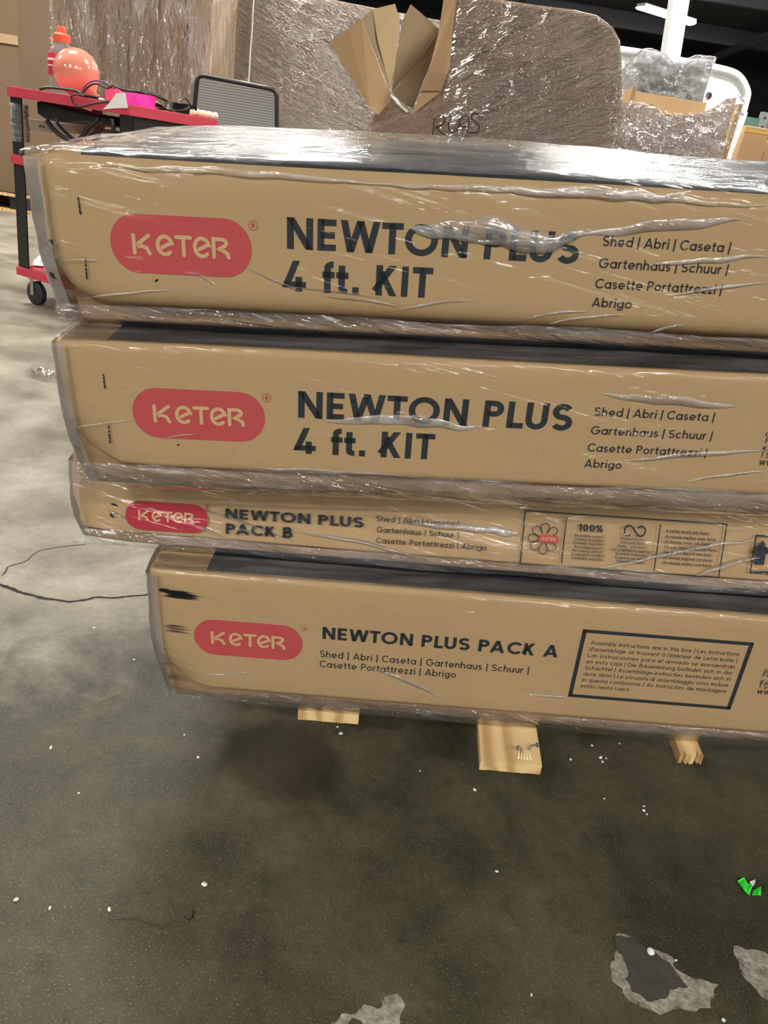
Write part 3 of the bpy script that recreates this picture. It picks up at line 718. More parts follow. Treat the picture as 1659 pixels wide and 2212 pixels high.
capsule(b, cu0, cu1, cvb, cvt, YB, k=1.0); bd = b.build('printed_badge', M_REDB, rB); bd['label'] = 'deep red pill-shaped printed badge'
b = MB(); hh = cvt - cvb; badge_letters(b, cu0 + .155 * (cu1 - cu0), cu0 + .845 * (cu1 - cu0), cvb + .315 * hh, cvb + .70 * hh, YB - .0005); b.build('badge_lettering', M_KRAFTL, bd)
b = MB(); u, v = on_box('B', 450, 1094); reg_mark(b, u, v, .0034, YB); b.build('registered_mark', M_REDB, rB)
b = MB()
put(b, 'B', 'NEWTON PLUS', z5(806, 900), z5(1424, 920), [z5(806, 917), z5(1410, 940)], [z5(806, 864)], .21, .14, y=YB)
put(b, 'B', 'PACK B', z5(808, 960), z5(1105, 975), [z5(808, 980), z5(1090, 993)], [z5(808, 931)], .21, .14, y=YB)
b.build('title_lettering', M_INK, rB)
b = MB()
put(b, 'B', 'Shed | Abri | Caseta |', (814, 1118), (991, 1123), [(814, 1124)], [], .13, .14, 1.2, YB, .0072)
put(b, 'B', 'Gartenhaus | Schuur |', (814, 1143), (991, 1150), [(814, 1148)], [], .13, .14, 1.2, YB, .0072)
put(b, 'B', 'Casette Portattrezzi | Abrigo', (813, 1165), (1051, 1180), [(813, 1171)], [], .13, .14, 1.2, YB, .0072)
b.build('subtitle_lettering', M_INK, rB)
b = MB(); w = .0016
fl = on_box('B', 1128, 1160)[0]; f_r = on_box('B', 1558, 1190)[0]; fb = on_box('B', 1330, 1231)[1]; ft = on_box('B', 1500, 1126)[1]; f2 = on_box('B', 1217, 1164)[0]; f3 = on_box('B', 1418, 1178)[0]
for q in ([(fl, ft), (fl, fb), (f_r, fb), (f_r, ft), (fl, ft)], [(f2, ft - .004), (f2, fb + .005)], [(f3, ft - .006), (f3, fb + .004)]): stroke(b, q, w, YB)
fr = b.build('notice_frame', M_INK, rB)
b = MB(); c = Vector(on_box('B', 1174, 1162))
for j in range(8):
    if j == 0: continue
    a = 2 * math.pi * j / 8; d = Vector((math.cos(a), math.sin(a))); n = Vector((-d.y, d.x)); ln = .020; wd = .0052
    stroke(b, [c + d * .006 + n * wd * .5, c + d * (ln - wd) + n * wd] + [c + d * (ln - wd) + (n * math.cos(t) + d * math.sin(t)) * wd for t in (R(30), R(60), R(90), R(120), R(150))] + [c + d * (ln - wd) - n * wd, c + d * .006 - n * wd * .5], .0011, YB)
b.build('flower_emblem', M_INK, fr)
b = MB(); u0, v0 = on_box('B', *z6(306, 352)); u1, v1 = on_box('B', *z6(426, 315)); capsule(b, u0, u1, v0, v1, YB - .0003); bd = b.build('printed_badge', M_RED, fr)
b = MB(); badge_letters(b, u0 + .14 * (u1 - u0), u1 - .14 * (u1 - u0), v0 + .26 * (v1 - v0), v1 - .26 * (v1 - v0), YB - .0006)
b.build('badge_lettering', M_KRAFTL, fr)
b = MB()
put(b, 'B', '100%', z6(542, 270), z6(685, 275), [z6(560, 286)], [z6(560, 246)], .22, .14, y=YB)
for s, l, r_, y in (('Recyclable content |', 516, 690, 324), ('Contenu recyclable |', 514, 690, 346), ('Contenido reciclable |', 505, 692, 368), ('Recyclingmaterial |', 514, 680, 391), ('Recyclebare inhoud |', 506, 685, 412), ('Componenti riciclabili |', 494, 692, 434), ('Conteudos reciclados', 498, 684, 456),
                    ('Designed to Last |', 787, 931, 341), ('Conçu pour durer |', 783, 931, 364), ('Diseñado para durar |', 768, 941, 386), ('Auf Langlebigkeit ausgelegt |', 732, 970, 409), ('Duurzaam ontworpen |', 757, 942, 431), ('Progettato per durare |', 755, 940, 454), ('Projetado para durar', 762, 930, 475)):
    put(b, 'B', s, z6(l, y - 5), z6(r_, y + 3), [z6((l + r_) / 2, y)], [], .17, .15, 1.2, YB, .0034)
for s, r_, y in (('A better world with Keter.', 1311, 303), ('Un monde meilleur avec Keter.', 1352, 336), ('Un mundo mejor con Keter.', 1317, 366), ('Für eine bessere Welt mit Keter.', 1359, 398), ('Een betere wereld met Keter.', 1329, 428), ('Un mondo migliore con Keter.', 1330, 459), ('Um mundo melhor com Keter.', 1325, 490)):
    i = (y - 303) / 31; put(b, 'B', s, z6(1051 - 3.2 * i, y - 5), z6(r_, y + 6), [z6(1180, y)], [], .17, .15, 1.2, YB, .0042)
b.build('notice_lettering', M_INK, fr)
b = MB(); u, v = on_box('B', *z6(870, 286))
P = [(u + .013 * math.sin(t) / (1 + .35 * math.cos(t) ** 2), v + .013 * math.sin(t) * math.cos(t) * 1.0) for t in [2 * math.pi * i / 40 for i in range(41)]]
stroke(b, P[2:38], .0021, YB); b.build('loop_arrow_emblem', M_INK, fr)
b = MB(); u0, v0 = on_box('B', *z6(1550, 530)); u1, v1 = on_box('B', *z6(1577, 312)); u0 = (u0 + u1) / 2
stroke(b, [(u0 + .075, v1), (u0, v1), (u0, v0), (u0 + .075, v0)], .0018, YB)
au = on_box('B', *z6(1606, 430))[0]; at_ = on_box('B', *z6(1620, 342))[1]; ab = on_box('B', *z6(1600, 484))[1]
for du in (0, .038):
    x = au + du; b.add([(x - .0062, YB, ab), (x + .0062, YB, ab), (x + .0062, YB, at_ - .017), (x - .0062, YB, at_ - .017)], [(0, 1, 2, 3)])
    b.add([(x - .0128, YB, at_ - .017), (x + .0128, YB, at_ - .017), (x, YB, at_)], [(0, 1, 2)])
stroke(b, [(u0 + .006, ab - .009), (u0 + .07, ab - .009)], .002, YB)
b.build('this_side_up_symbol', M_INK, rB)
scuffs('B', rB, ((238, 1088, 22, 8, 1, 3), (235, 1110, 18, 12, 1, 3)))
bb = MB()
def fnB(s, t):
    u = -.388 + (RU - .06 + .388) * s; v = (-.505 + (-.5265 + .505) * t) - zB
    y = -.004 + .004 * t - .004 * math.sin(t * math.pi) - .006 * max(0, nz((u * 6, t * 2, 0), 1, 9)) + math.tan(R(16)) * v
    return (u, y - .003, v + .004 * nz((u * 8, 0, t), 1, 4))
bb.grid(fnB, 170, 10); bb.build('stretch_film', M_FILML, rB, smooth=4, M=TB)
film_corner(rB, -.3964, -.425, -.524, zB, 5.0, .006, .15, math.tan(R(16)), TB)

def film_ledge(k, root, left, top, reach, zc, seed, rise=.010):
    """film bridging from the fold of a lid up to the carton above"""
    b = MB()
    def fn(s, t):
        u = left + .004 + (RU - left - .02) * s; y = .002 + reach * t
        z = top + .0016 + rise * t ** 1.6 + (.0030 * nz((u * 4, y * 70, 0), 1, seed) + .0012 * nz((u * 20, y * 120, 3), 1, seed)) * math.sin(min(1, t * 1.6 + .05) * math.pi * .5)
        return (u, y, max(z, top + .0008) - zc)
    b.grid(fn, 150, 12); return b.build('stretch_film', M_FILMT, root, smooth=4)
film_ledge('A', rA, -.286, -.5335, .036, zA, 21.0, .002)
# second and top shed cartons -----------------------------------------------------------
r2 = tag(empty('shed_carton', BM['2']), 'long kraft carton printed 4 ft. KIT, second from the top, under the topmost carton', 'box', 'stacked shed cartons')
z2 = BOX['2'][4]
ub2, _ = on_box('2', 224, 732)
make_body('2', r2, -.3508, RU, -.2374, -.3825, .60, ub2, z2, -.4138, .013, 2.7)
shed_print('2', r2, .016, -.1724)
b = MB()
for s, lp, cv in (('da', (1652, 942), .0068), ('Fol', (1652, 957), .0068), ('Keter', (1646, 975), .0068), ('1 Sap', (1642, 988), .0068), ('www', (1638, 1004), .0085)):
    u, v = on_box('2', *lp); P, ln = text_polys(s, .13, .13)
    for q in lift(P, u, v, cv, cv): b.add(q, [tuple(range(len(q)))])
b.build('address_lettering', M_INK, r2)
scuffs('2', r2, ((152, 905, 14, 12, 5, 8), (162, 935, 14, 20, 6, 8), (160, 965, 20, 12, 5, 5)), M_SCUFF)
scuffs('2', r2, ((382, 962, 8, -3, 1, 3),))
film_strip(r2, -.3508, RU, -.376, -.4110, -.001, .009, z2, 3.0, .006, .006)
film_corner(r2, -.3508, -.243, -.408, z2, 4.0, .005)

film_ledge('2', r2, -.3508, -.2374, .050, z2, 22.0, .0005)
r1 = tag(empty('shed_carton', BM['1']), 'long kraft carton printed 4 ft. KIT, topmost of the stack under wrinkled clear film', 'box', 'stacked shed cartons')
z1 = BOX['1'][4]
ub1, _ = on_box('1', 168, 339)
make_body('1', r1, -.3631, RU, -.0564, -.2124, .60, ub1, z1, -.2364, .0286, 1.3, r=.024, band_y=.0042)
shed_print('1', r1)
scuffs('1', r1, ((102, 518, 22, 12, 2, 5), (104, 590, 24, 14, 3, 5), (333, 609, 14, -7, 1, 4)))
film_strip(r1, -.3631, RU, -.206, -.2335, -.001, .024, z1, 7.0, .006, .008)
film_corner(r1, -.3631, -.066, -.232, z1, 8.0, .010)
b = MB()
def fnT(s, t):
    u = -.372 + (RU + .372) * s
    if t < .12:
        q = t / .12; y = .006 + .014 * q; z = -.0590 + .0050 * math.sin(q * math.pi / 2) - .0012 * abs(nz((u * 9, 0, 0), 1, 3)) * (1 - q)
    else:
        q = (t - .12) / .88; y = .020 + .59 * q ** 1.25; z = -.0564
        dome = math.sin(min(1, q * 1.15) * math.pi * .5) * .008 * min(1, max(0, (u + .36) / .12)) * min(1, q * 4)
        z += .0024 + max(0, min(1, (.45 - u) / .5)) * dome * min(1, max(0, (y - .03) / .08)) + .006 * q * max(0, nz((u * 3.0, y * 5, 0), 1, 11)) + .004 * nz((u * 2.5, y * 20, 0), 1, 12) * min(1, q * 5) + .0012 * nz((u * 7, y * 40, 0), 1, 13) * min(1, q * 5)
        if t >= .999: z -= .03
    if s < .02: z -= .006 * (1 - s / .02)
    return (u, y, z - z1)
b.grid(fnT, 220, 70); tf = b.build('top_film', M_FILMT, r1, smooth=4); tf['label'] = 'wrinkled clear film sheet over the top'

def zz4(x, y): return (600 + x / 1.567, 400 + y / 1.567)
ridges(r1, '1', [((208, 357), (820, 398), .006, .0030, .002), ((780, 396), (1659, 446), .007, .0034, .002), ((1100, 408), (1500, 425), .012, .004, 0),
    ((880, 494), (1268, 522), .026, .0060, .003), ((960, 514), (1240, 526), .008, .0034, .001), ((1262, 512), (1600, 468), .012, .0022, .003),
    ((415, 583), (470, 616), .0022, .0016, 0), ((533, 580), (655, 632), .0022, .0018, .001), ((180, 646), (380, 626), .002, .0012, .002), ((620, 620), (830, 645), .0022, .0016, .002),
    ((860, 668), (1020, 648), .003, .002, .002), ((1130, 690), (1270, 672), .003, .002, .003), ((1180, 700), (1350, 680), .003, .002, .003), ((1400, 720), (1480, 700), .003, .002, .002),
    ((130, 560), (215, 562), .0016, .0012, 0), ((1440, 640), (1659, 612), .004, .0018, .003), ((1400, 575), (1659, 553), .006, .0018, .002), ((700, 640), (860, 662), .003, .0014, .002)])
ridges(r2, '2', [((345, 950), (425, 936), .0018, .0014, .001), ((490, 968), (506, 971), .002, .0016, 0), ((700, 905), (1040, 925), .012, .0018, .004), ((1300, 850), (1600, 872), .010, .002, -.003),
                 ((150, 925), (300, 905), .0014, .001, .001), ((1330, 1000), (1659, 970), .006, .0022, .003), ((1480, 1040), (1659, 1015), .004, .002, .002), ((540, 1010), (900, 1030), .004, .0016, .002)])
ridges(rB, 'B', [((232, 1100), (275, 1125), .004, .004, 0), ((1290, 1230), (1659, 1160), .006, .007, .004), ((1480, 1250), (1659, 1200), .006, .007, .004), ((640, 1150), (900, 1200), .005, .006, .004),
                 ((330, 1095), (520, 1180), .003, .005, .003), ((400, 1090), (640, 1170), .003, .006, .003), ((860, 1128), (1120, 1150), .010, .007, .003), ((1045, 1145), (1120, 1150), .012, .007, .002)])
ridges(rA, 'A', [((425, 1460), (548, 1450), .0018, .0014, 0), ((630, 1421), (700, 1425), .0014, .001, 0), ((985, 1450), (1020, 1462), .0016, .0012, 0), ((800, 1440), (960, 1510), .006, .0012, .002), ((1130, 1500), (1240, 1505), .004, .0014, 0)])

# ------------------------------------------------------------------ marks and litter on the floor
def ground_poly(b, P, z): b.add([(p.x, p.y, z) for p in P], [tuple(range(len(P)))])
def crack(pts, w0, w1, name='crack', mat=None, z=.0006):
    b = MB(); Q = []
    for (x0, y0), (x1, y1) in zip(pts, pts[1:]):
        for i in range(10):
            p = floor_at(x0 + (x1 - x0) * i / 10, y0 + (y1 - y0) * i / 10); Q.append(p + Vector((nz(p, 30), nz(p, 30, 4), 0)) * .006)
    Q.append(floor_at(*pts[-1])); vs = []
    for i, p in enumerate(Q):
        d = (Q[min(i + 1, len(Q) - 1)] - Q[max(i - 1, 0)]).normalized(); n = Vector((-d.y, d.x, 0))
        w = (w0 + (w1 - w0) * i / len(Q)) * (.55 + .9 * abs(nz(p, 55, 2)) + .4 * random.random()); vs += [(p.x + n.x * w, p.y + n.y * w, z), (p.x - n.x * w, p.y - n.y * w, z)]
    b.add(vs, [(2 * i, 2 * i + 1, 2 * i + 3, 2 * i + 2) for i in range(len(Q) - 1)])
    o = b.build(name, mat or M_CRACK, floor); return o
M_CRACK = plain('crack_dirt', (.018, .015, .010), .95)
M_CRACKS = plain('hairline_dirt', (.055, .042, .028), .95)
crack([(0, 1264), (60, 1284), (100, 1294), (150, 1300), (200, 1292), (260, 1290), (330, 1284)], .0045, .0022)
crack([(0, 1243), (20, 1225), (60, 1210), (85, 1190), (130, 1182), (185, 1176)], .0016, .0011, mat=M_CRACKS)
crack([(228, 1988), (300, 1990), (345, 2010), (375, 1990), (440, 1985)], .0006, .0004, mat=M_CRACKS)
def patch_mat():
    m, nt, p = new_mat('spalled_concrete'); v = coords(nt)
    a = noise_n(nt, v, 60, 5, .7); c = ramp(nt, a, [(.3, (.10, .09, .07, 1)), (.5, (.30, .275, .22, 1)), (.7, (.50, .47, .39, 1))]).outputs[0]
    L(nt, c, p.inputs['Base Color']); p.inputs['Roughness'].default_value = .9; L(nt, bump(nt, a, .8, .004), p.inputs['Normal']); return m
M_SPALL = patch_mat()
M_SPALLD = plain('old_patch_fill', (.060, .054, .044), .8, vary=.4, vscale=60, bmp=.4)
def spall(px, inner=None, z=.0007, ragged=.012):
    def rag(P, amt, sd):
        Q = []; pts = [floor_at(*p) for p in P]
        for i, p in enumerate(pts):
            q = pts[(i + 1) % len(pts)]
            for k in range(8):
                r = p.lerp(q, k / 8); Q.append(r + Vector((nz(r, 28, sd) + .6 * nz(r, 80, sd), nz(r, 28, sd + 9) + .6 * nz(r, 80, sd + 7), 0)) * amt)
        return Q
    b = MB(); ground_poly(b, rag(px, ragged, 1), z); o = b.build('spalled_patch', M_SPALL, floor)
    if inner: b = MB(); ground_poly(b, rag(inner, ragged * .8, 3), z + .0006); b.build('patch_fill', M_SPALLD, o)
spall([(1322, 2018), (1345, 2012), (1385, 2050), (1425, 2060), (1475, 2095), (1540, 2130), (1535, 2180), (1430, 2190), (1360, 2165), (1335, 2120), (1318, 2060)],
      [(1330, 2022), (1350, 2018), (1385, 2055), (1420, 2070), (1450, 2085), (1490, 2130), (1450, 2140), (1420, 2165), (1375, 2150), (1350, 2110), (1345, 2080), (1325, 2045)])
spall([(1590, 2045), (1630, 2060), (1665, 2085), (1700, 2110), (1700, 2170), (1640, 2150), (1612, 2110), (1595, 2075)], None)
spall([(690, 2215), (730, 2190), (790, 2185), (850, 2160), (880, 2185), (860, 2212), (800, 2225)], None, .0007, .02)
M_FOAM = plain('white_foam', (.80, .80, .76), .8, vary=.05)
def crumb_mesh():
    me = bpy.data.meshes.new('foam_crumb'); bm = bmesh.new(); bmesh.ops.create_icosphere(bm, subdivisions=2, radius=.0022)
    for v in bm.verts:
        k = 1 + .55 * noise.noise(v.co * 420); v.co *= k; v.co.z = max(v.co.z * .6, -.0012)
    bm.to_mesh(me); bm.free(); me.materials.append(M_FOAM); return me
CM = crumb_mesh()
CR = [(736, 1586, 1.4), (729, 1571, .9), (1297, 1637, 1.2), (1309, 1639, 1.0), (1301, 1646, .9), (1232, 1641, 1.1), (1278, 1611, .9), (1338, 1607, .8), (1390, 1752, 1.2), (1397, 1760, 1.0), (1391, 1742, .8), (1025, 1707, 1.0), (907, 1666, .8), (1305, 1726, .8),
      (1073, 1883, .9), (441, 1912, 1.5), (1404, 2057, 2.0), (35, 1945, 1.2), (108, 1962, .9), (290, 1426, 1.0), (204, 1357, 1.0), (398, 1588, .8), (110, 1616, 1.2), (428, 1637, 1.0), (170, 1714, .8), (40, 784, 1.1), (236, 1965, 1.0), (1148, 2150, .9), (1460, 2075, .8), (1562, 2205, 1.4)]
for i, (x, y, s) in enumerate(CR):
    o = bpy.data.objects.new('foam_crumb', CM); COL.objects.link(o); p = floor_at(x, y); o.location = (p.x, p.y, .0012 * s); o.scale = (s * random.uniform(.7, 1.3), s * random.uniform(.6, 1), s); o.rotation_euler = (0, 0, random.uniform(0, 6))
    tag(o, 'tiny white foam crumb lying on the concrete floor', 'crumb', 'white foam crumbs on the floor')
M_GRN = plain('green_scrap', (.05, .80, .06), .5, vary=.05)
t = tag(empty('plastic_scrap', floor_at(1617, 1920)), 'bright green torn scrap lying flat on the concrete floor', 'scrap'); o3 = floor_at(1617, 1920)
for pp in ([(1592, 1905), (1604, 1902), (1614, 1912), (1622, 1924), (1614, 1933), (1603, 1926)], [(1606, 1908), (1622, 1918), (1618, 1936), (1612, 1932)], [(1626, 1926), (1640, 1921), (1643, 1936), (1634, 1939), (1624, 1935)]):
    b = MB(); b.prism([floor_at(*p) - o3 + Vector((0, 0, .001 + .004 * (j % 2))) for j, p in enumerate(pp)], (0, 0, .0012)); b.build('leaf', M_GRN, t)
b = MB(); b.prism([floor_at(*p) - o3 + Vector((0, 0, .003)) for p in ((1618, 1908), (1630, 1904), (1628, 1914), (1620, 1922))], (0, 0, .001)); w_ = b.build('torn_edge', M_FOAM, t); w_['label'] = 'pale torn backing'
b = MB(); b.tube([floor_at(x, y, .0012) for x, y in ((396, 1981), (402, 1987), (409, 1989), (415, 1983), (417, 1972), (417, 1964))], .0007, 6); tag(b.build('thread', M_BLKP), 'short curled dark thread on the concrete floor', 'thread')
b = MB()
def fnS(s, t_):
    p = floor_at(66 + 54 * s, 800 + 16 * t_ + 10 * s); return (p.x, p.y, .012 + .035 * abs(nz((s * 6, t_ * 5, 1), 1)) * math.sin(s * math.pi) ** .4 + .008 * nz((s * 20, t_ * 12, 2), 1))
b.grid(fnS, 30, 12); tag(b.build('film_scrap', M_FILML, smooth=4), 'crumpled scrap of clear film on the floor left of the box stack', 'film')

# ------------------------------------------------------------------ red service cart
cL = at(24, 590, 3.45); CYAW = R(-25); ex = Vector((math.cos(CYAW), math.sin(CYAW), 0)); ey = Vector((-math.sin(CYAW), math.cos(CYAW), 0))
c0 = Vector((at(15, 200, 3.45).x, 3.45, 0))
cart = tag(empty('service_cart', Matrix.Translation(c0) @ Matrix.Rotation(CYAW, 4, 'Z')), 'red and black rolling service cart loaded with cables behind the box stack', 'cart')
CI = cart.matrix_world.inverted()
def cartp(px, py, back=0.0):
    """where a sight line meets the upright plane BACK metres behind the cart's front edge (cart measures)"""
    o = CI @ Vector((0, 0, H)); d = CI.to_3x3() @ ray(px, py); return o + d * ((back - o.y) / d.y)
zT = cartp(15, 185).z; lipT = zT - cartp(15, 207).z; LEN = cartp(280, 236).x; DEP = .50
zM = cartp(17, 331).z; zL = cartp(24, 572).z
def shelf(name, z, lip):
    b = MB(); b.box((0, 0, z - lip), (LEN, .012, z)); b.box((0, DEP - .012, z - lip), (LEN, DEP, z)); b.box((0, .012, z - lip), (.012, DEP - .012, z)); b.box((LEN - .012, .012, z - lip), (LEN, DEP - .012, z)); b.box((.012, .012, z - .014), (LEN - .012, DEP - .012, z - .006))
    return b.build(name, M_CART, cart, bevel=.002)
shelf('top_shelf', zT, lipT); shelf('middle_shelf', zM, lipT * .95); shelf('bottom_shelf', zL, lipT * .95)
for x in (.002, LEN - .064):
    for y in (.013, DEP - .065):
        b = MB()
        for a, c in (((0, 0), (.062, .005)), ((0, 0), (.005, .052))): b.box((x + a[0], y + a[1], zL - lipT + .002), (x + c[0], y + c[1], zT - .016))
        b.build('post', M_BLK, cart)
WR = .052
for x in (.045, LEN - .05):
    for y in (.05, DEP - .05):
        b = MB(); b.box((x - .028, y - .028, zL - lipT * .95 - .006), (x + .028, y + .028, zL - lipT * .95 - .0005))
        for s in (-1, 1): b.box((x - .014 + .02, y + s * .021 - .0015, WR - .008), (x + .014 + .012, y + s * .021 + .0015, zL - lipT * .95 - .006))
        fk = b.build('caster', M_STEEL, cart, bevel=.001)
        b = MB(); b.lathe([(.012, -.017), (WR - .008, -.017), (WR, -.011), (WR, -.002), (WR - .004, 0), (WR, .002), (WR, .011), (WR - .008, .017), (.012, .017)], (x + .02, y, WR), (0, 1, 0), 28); b.build('wheel', M_RUB, fk, smooth=.7)
b = MB(); x0 = cartp(262, 260).x; x1 = cartp(430, 290).x
b.box((x0, .03, zT - .19), (LEN - .010, DEP - .07, zT - lipT - .0006)); dw = b.build('drawer_unit', M_BLK, cart, bevel=.004)
# clear film wound round the left post
b = MB()
def fnP(s, t_):
    a = t_ * 4.6; z = cartp(30, 222).z + (cartp(32, 305).z - cartp(30, 222).z) * s
    return (.030 + (.036 + .006 * nz((s * 9, a, 1), 1)) * math.cos(a - 2.4), .036 + (.034 + .006 * nz((s * 9, a, 4), 1)) * math.sin(a - 2.4) - .004, z)
b.grid(fnP, 34, 26); b.build('film_wrap', M_FILML, cart, smooth=4)
def cg(px, py, back):
    """a point over the cart: BACK metres in from its long side, or, past its near corner, in from its short side"""
    p = cartp(px, py, back)
    if p.x > LEN - back * .5:
        o = CI @ Vector((0, 0, H)); d = CI.to_3x3() @ ray(px, py); p = o + d * ((LEN - back - o.x) / d.x)
    return cart.matrix_world @ p
def ctube(pts, r, back): return [cg(x, y, bk if bk is not None else back) for x, y, bk in [(p + (None,))[:3] for p in pts]]
def smoothpath(P, n=6):
    Q = []
    for i in range(len(P) - 1):
        p0, p1, p2, p3 = P[max(i - 1, 0)], P[i], P[i + 1], P[min(i + 2, len(P) - 1)]
        for k in range(n):
            t = k / n; Q.append(.5 * ((2 * p1) + (p2 - p0) * t + (2 * p0 - 5 * p1 + 4 * p2 - p3) * t * t + (3 * p1 - p0 - 3 * p2 + p3) * t ** 3))
    Q.append(P[-1]); return Q
def cable(pts, r, back, label, mat=None, cat='cable', grp=None):
    b = MB(); b.tube(smoothpath(ctube(pts, r, back)), r, 8); return tag(b.build('cable', mat or M_BLKP, smooth=4), label, cat, grp)
# things on the top shelf
def z1p(x, y): return (x / 5.53, 130 + y / 5.53)
def z2p(x, y): return (180 + x / 5.53, 150 + y / 5.53)
bq = cartp(165, 160, .20); k = 43 * (cart.matrix_world @ bq).y / FPX; bq.z = max(bq.z, zT + k * .99)
bal = tag(empty('balloon', cart.matrix_world @ bq), 'small peach rubber balloon sitting among the cables on the cart', 'balloon')
M_BAL = plain('peach_rubber', (.72, .26, .18), .18, coat=.6, vary=.10, vscale=4)
b = MB()
b.lathe([(.002, -k * 1.28), (k * .10, -k * 1.22), (k * .16, -k * 1.12), (k * .42, -k * .92)] + [(k * math.cos(R(a)), k * .96 * math.sin(R(a))) for a in range(-55, 90, 8)] + [(.001, k * .96)], (0, 0, 0), (-.70, .1, .62), 32)
b.build('bladder', M_BAL, bal, smooth=4)
b = MB(); a_ = Vector((-.70, .1, .62)).normalized(); b.lathe([(k * .07, 0), (k * .14, -k * .06), (k * .16, -k * .10), (k * .05, -k * .11)], -a_ * k * 1.22, a_, 16); b.build('neck', M_BAL, bal, smooth=4)
bo = cg(136, 186, .34); bot = tag(empty('drink_bottle', (bo.x, bo.y, c0.z + zT - .006)), 'clear drink bottle with orange sports cap standing behind the balloon', 'bottle')
bh = cg(137, 57, .34).z - (zT - .006); br = (cartp(157, 130, .34) - cartp(117, 130, .34)).length / 2
M_CLEAR = None
def clear_mat():
    m, nt, p = new_mat('clear_plastic'); p.inputs['Base Color'].default_value = (.93, .95, .96, 1); p.inputs['Transmission Weight'].default_value = .9; p.inputs['Roughness'].default_value = .08; p.inputs['IOR'].default_value = 1.2; return m
M_CLEAR = clear_mat()
b = MB(); b.lathe([(br * .8, 0), (br, .008), (br * .93, bh * .1), (br, bh * .16), (br * .9, bh * .24), (br, bh * .3), (br, bh * .60), (br * .92, bh * .66), (br * .6, bh * .76), (br * .42, bh * .80)], (0, 0, 0)); b.build('body', M_CLEAR, bot, smooth=.9)
b = MB(); b.lathe([(br * 1.01, bh * .30), (br * 1.02, bh * .31), (br * 1.02, bh * .60), (br * 1.01, bh * .605)], (0, 0, 0)); lb_ = b.build('wrap_label', plain('red_label', (.55, .02, .05), .4), bot, smooth=.9)
b = MB(); b.lathe([(br * 1.035, bh * .50), (br * 1.035, bh * .53)], (0, 0, 0)); b.lathe([(br * 1.035, bh * .42), (br * 1.035, bh * .435)], (0, 0, 0)); b.build('label_band', M_FOAM, lb_, smooth=.9)
b = MB(); b.lathe([(br * .56, bh * .775), (br * .62, bh * .78), (br * .62, bh * .875), (br * .45, bh * .90), (br * .33, bh * .91), (br * .33, bh * .97), (br * .26, bh * 1.0), (br * .1, bh)], (0, 0, 0)); b.build('sports_cap', plain('orange_cap', (.85, .11, .05), .4), bot, smooth=.7)
cable([z1p(480, 350), z1p(540, 330), z1p(640, 330), z1p(760, 345), z1p(900, 365), z1p(960, 400), z1p(1010, 420)], .0055, .03, 'thick black cable lying along the shelf edge left of the balloon')
cable([z1p(1010, 425), z1p(900, 410), z1p(850, 440), z1p(880, 520), z1p(930, 550), z1p(1010, 545), z1p(1150, 510), z1p(1300, 490)], .0030, -.006, 'thin black cable looping down over the red shelf lip')
cable([z1p(965, 405), z1p(1000, 340), z1p(1060, 270), z1p(1150, 245), z1p(1250, 260), z1p(1320, 310)], .0028, .08, 'thin violet cable arching in front of the balloon', plain('violet_cable', (.10, .06, .18), .4))
cable([z1p(980, 430), z1p(1010, 370), z1p(1080, 300), z1p(1170, 285), z1p(1290, 340), z1p(1340, 300), z1p(1390, 320), z1p(1400, 350)], .0036, .11, 'black cable curled beneath the violet one')
cable([z2p(300, 215), z2p(400, 225), z2p(520, 250), z2p(700, 275), z2p(830, 300), z2p(940, 345), z2p(1000, 380), z2p(960, 430), z2p(900, 455)], .0065, .20, 'thick black cable running behind the pink pad and crumpled paper')
cable([z2p(1150, 385), z2p(1190, 350), z2p(1230, 352), z2p(1270, 410), z2p(1275, 440), z2p(1210, 480), z2p(1080, 490), z2p(1000, 480)], .0030, .018, 'thin black wire bowed round the power adapter')
pa = MB(); P = [cg(*z1p(x, y), .05) for x, y in ((960, 425), (1010, 410), (1200, 440), (1200, 500), (1060, 480), (970, 450))]; pa.prism(P, ey * .03); tag(pa.build('cable_plug', M_BLKP, bevel=.003), 'black cable plug lying beside the pink pad', 'plug')
b = MB(); P0 = cg(*z1p(1195, 480), .05); P1 = cg(*z1p(1258, 492), .05); b.tube([P0, P0.lerp(P1, .7), P1], [.010, .010, .009], 12); tag(b.build('connector', M_STEEL, smooth=.8), 'silver metal connector end touching the pink pad', 'connector')
# pink pad with paper hanging off it
pad = tag(empty('sticky_note_pad', cg(290, 225, .02)), 'bright pink sticky note pad with a pale sheet curling off its front', 'note pad'); po = pad.matrix_world.translation
M_PINK = plain('hot_pink_paper', (.95, .04, .50), .6, vary=.03); M_PINK2 = plain('salmon_paper', (.92, .10, .25), .6, vary=.05)
b = MB(); b.prism([cg(*z2p(x, y), .016) - po for x, y in ((500, 280), (600, 278), (688, 300), (688, 455), (530, 435))], ey * .075); b.build('note_block', M_PINK, pad)
b = MB()
for j, (a, c) in enumerate(((0, 0), (40, -10), (80, 12))): b.prism([cg(*z2p(x + a, y + c), .05 + .012 * j) - po for x, y in ((260, 240), (330, 235), (385, 245 + 10 * j), (390, 300), (300, 375), (265, 350))], ey * .008)
b.build('crumpled_note', M_PINK2, pad)
b = MB(); b.prism([cg(*z2p(x, y), -.006) - po for x, y in ((390, 285), (495, 280), (530, 460), (370, 465), (232, 478), (300, 410))], ey * .0016); sh = b.build('loose_sheet', M_FOAM, pad); sh['label'] = 'pale paper sheet'
pp_ = tag(empty('crumpled_paper', cg(*z2p(900, 480), .06)), 'crumpled brown kraft paper between the pink pad and the power adapter', 'paper'); po = pp_.matrix_world.translation
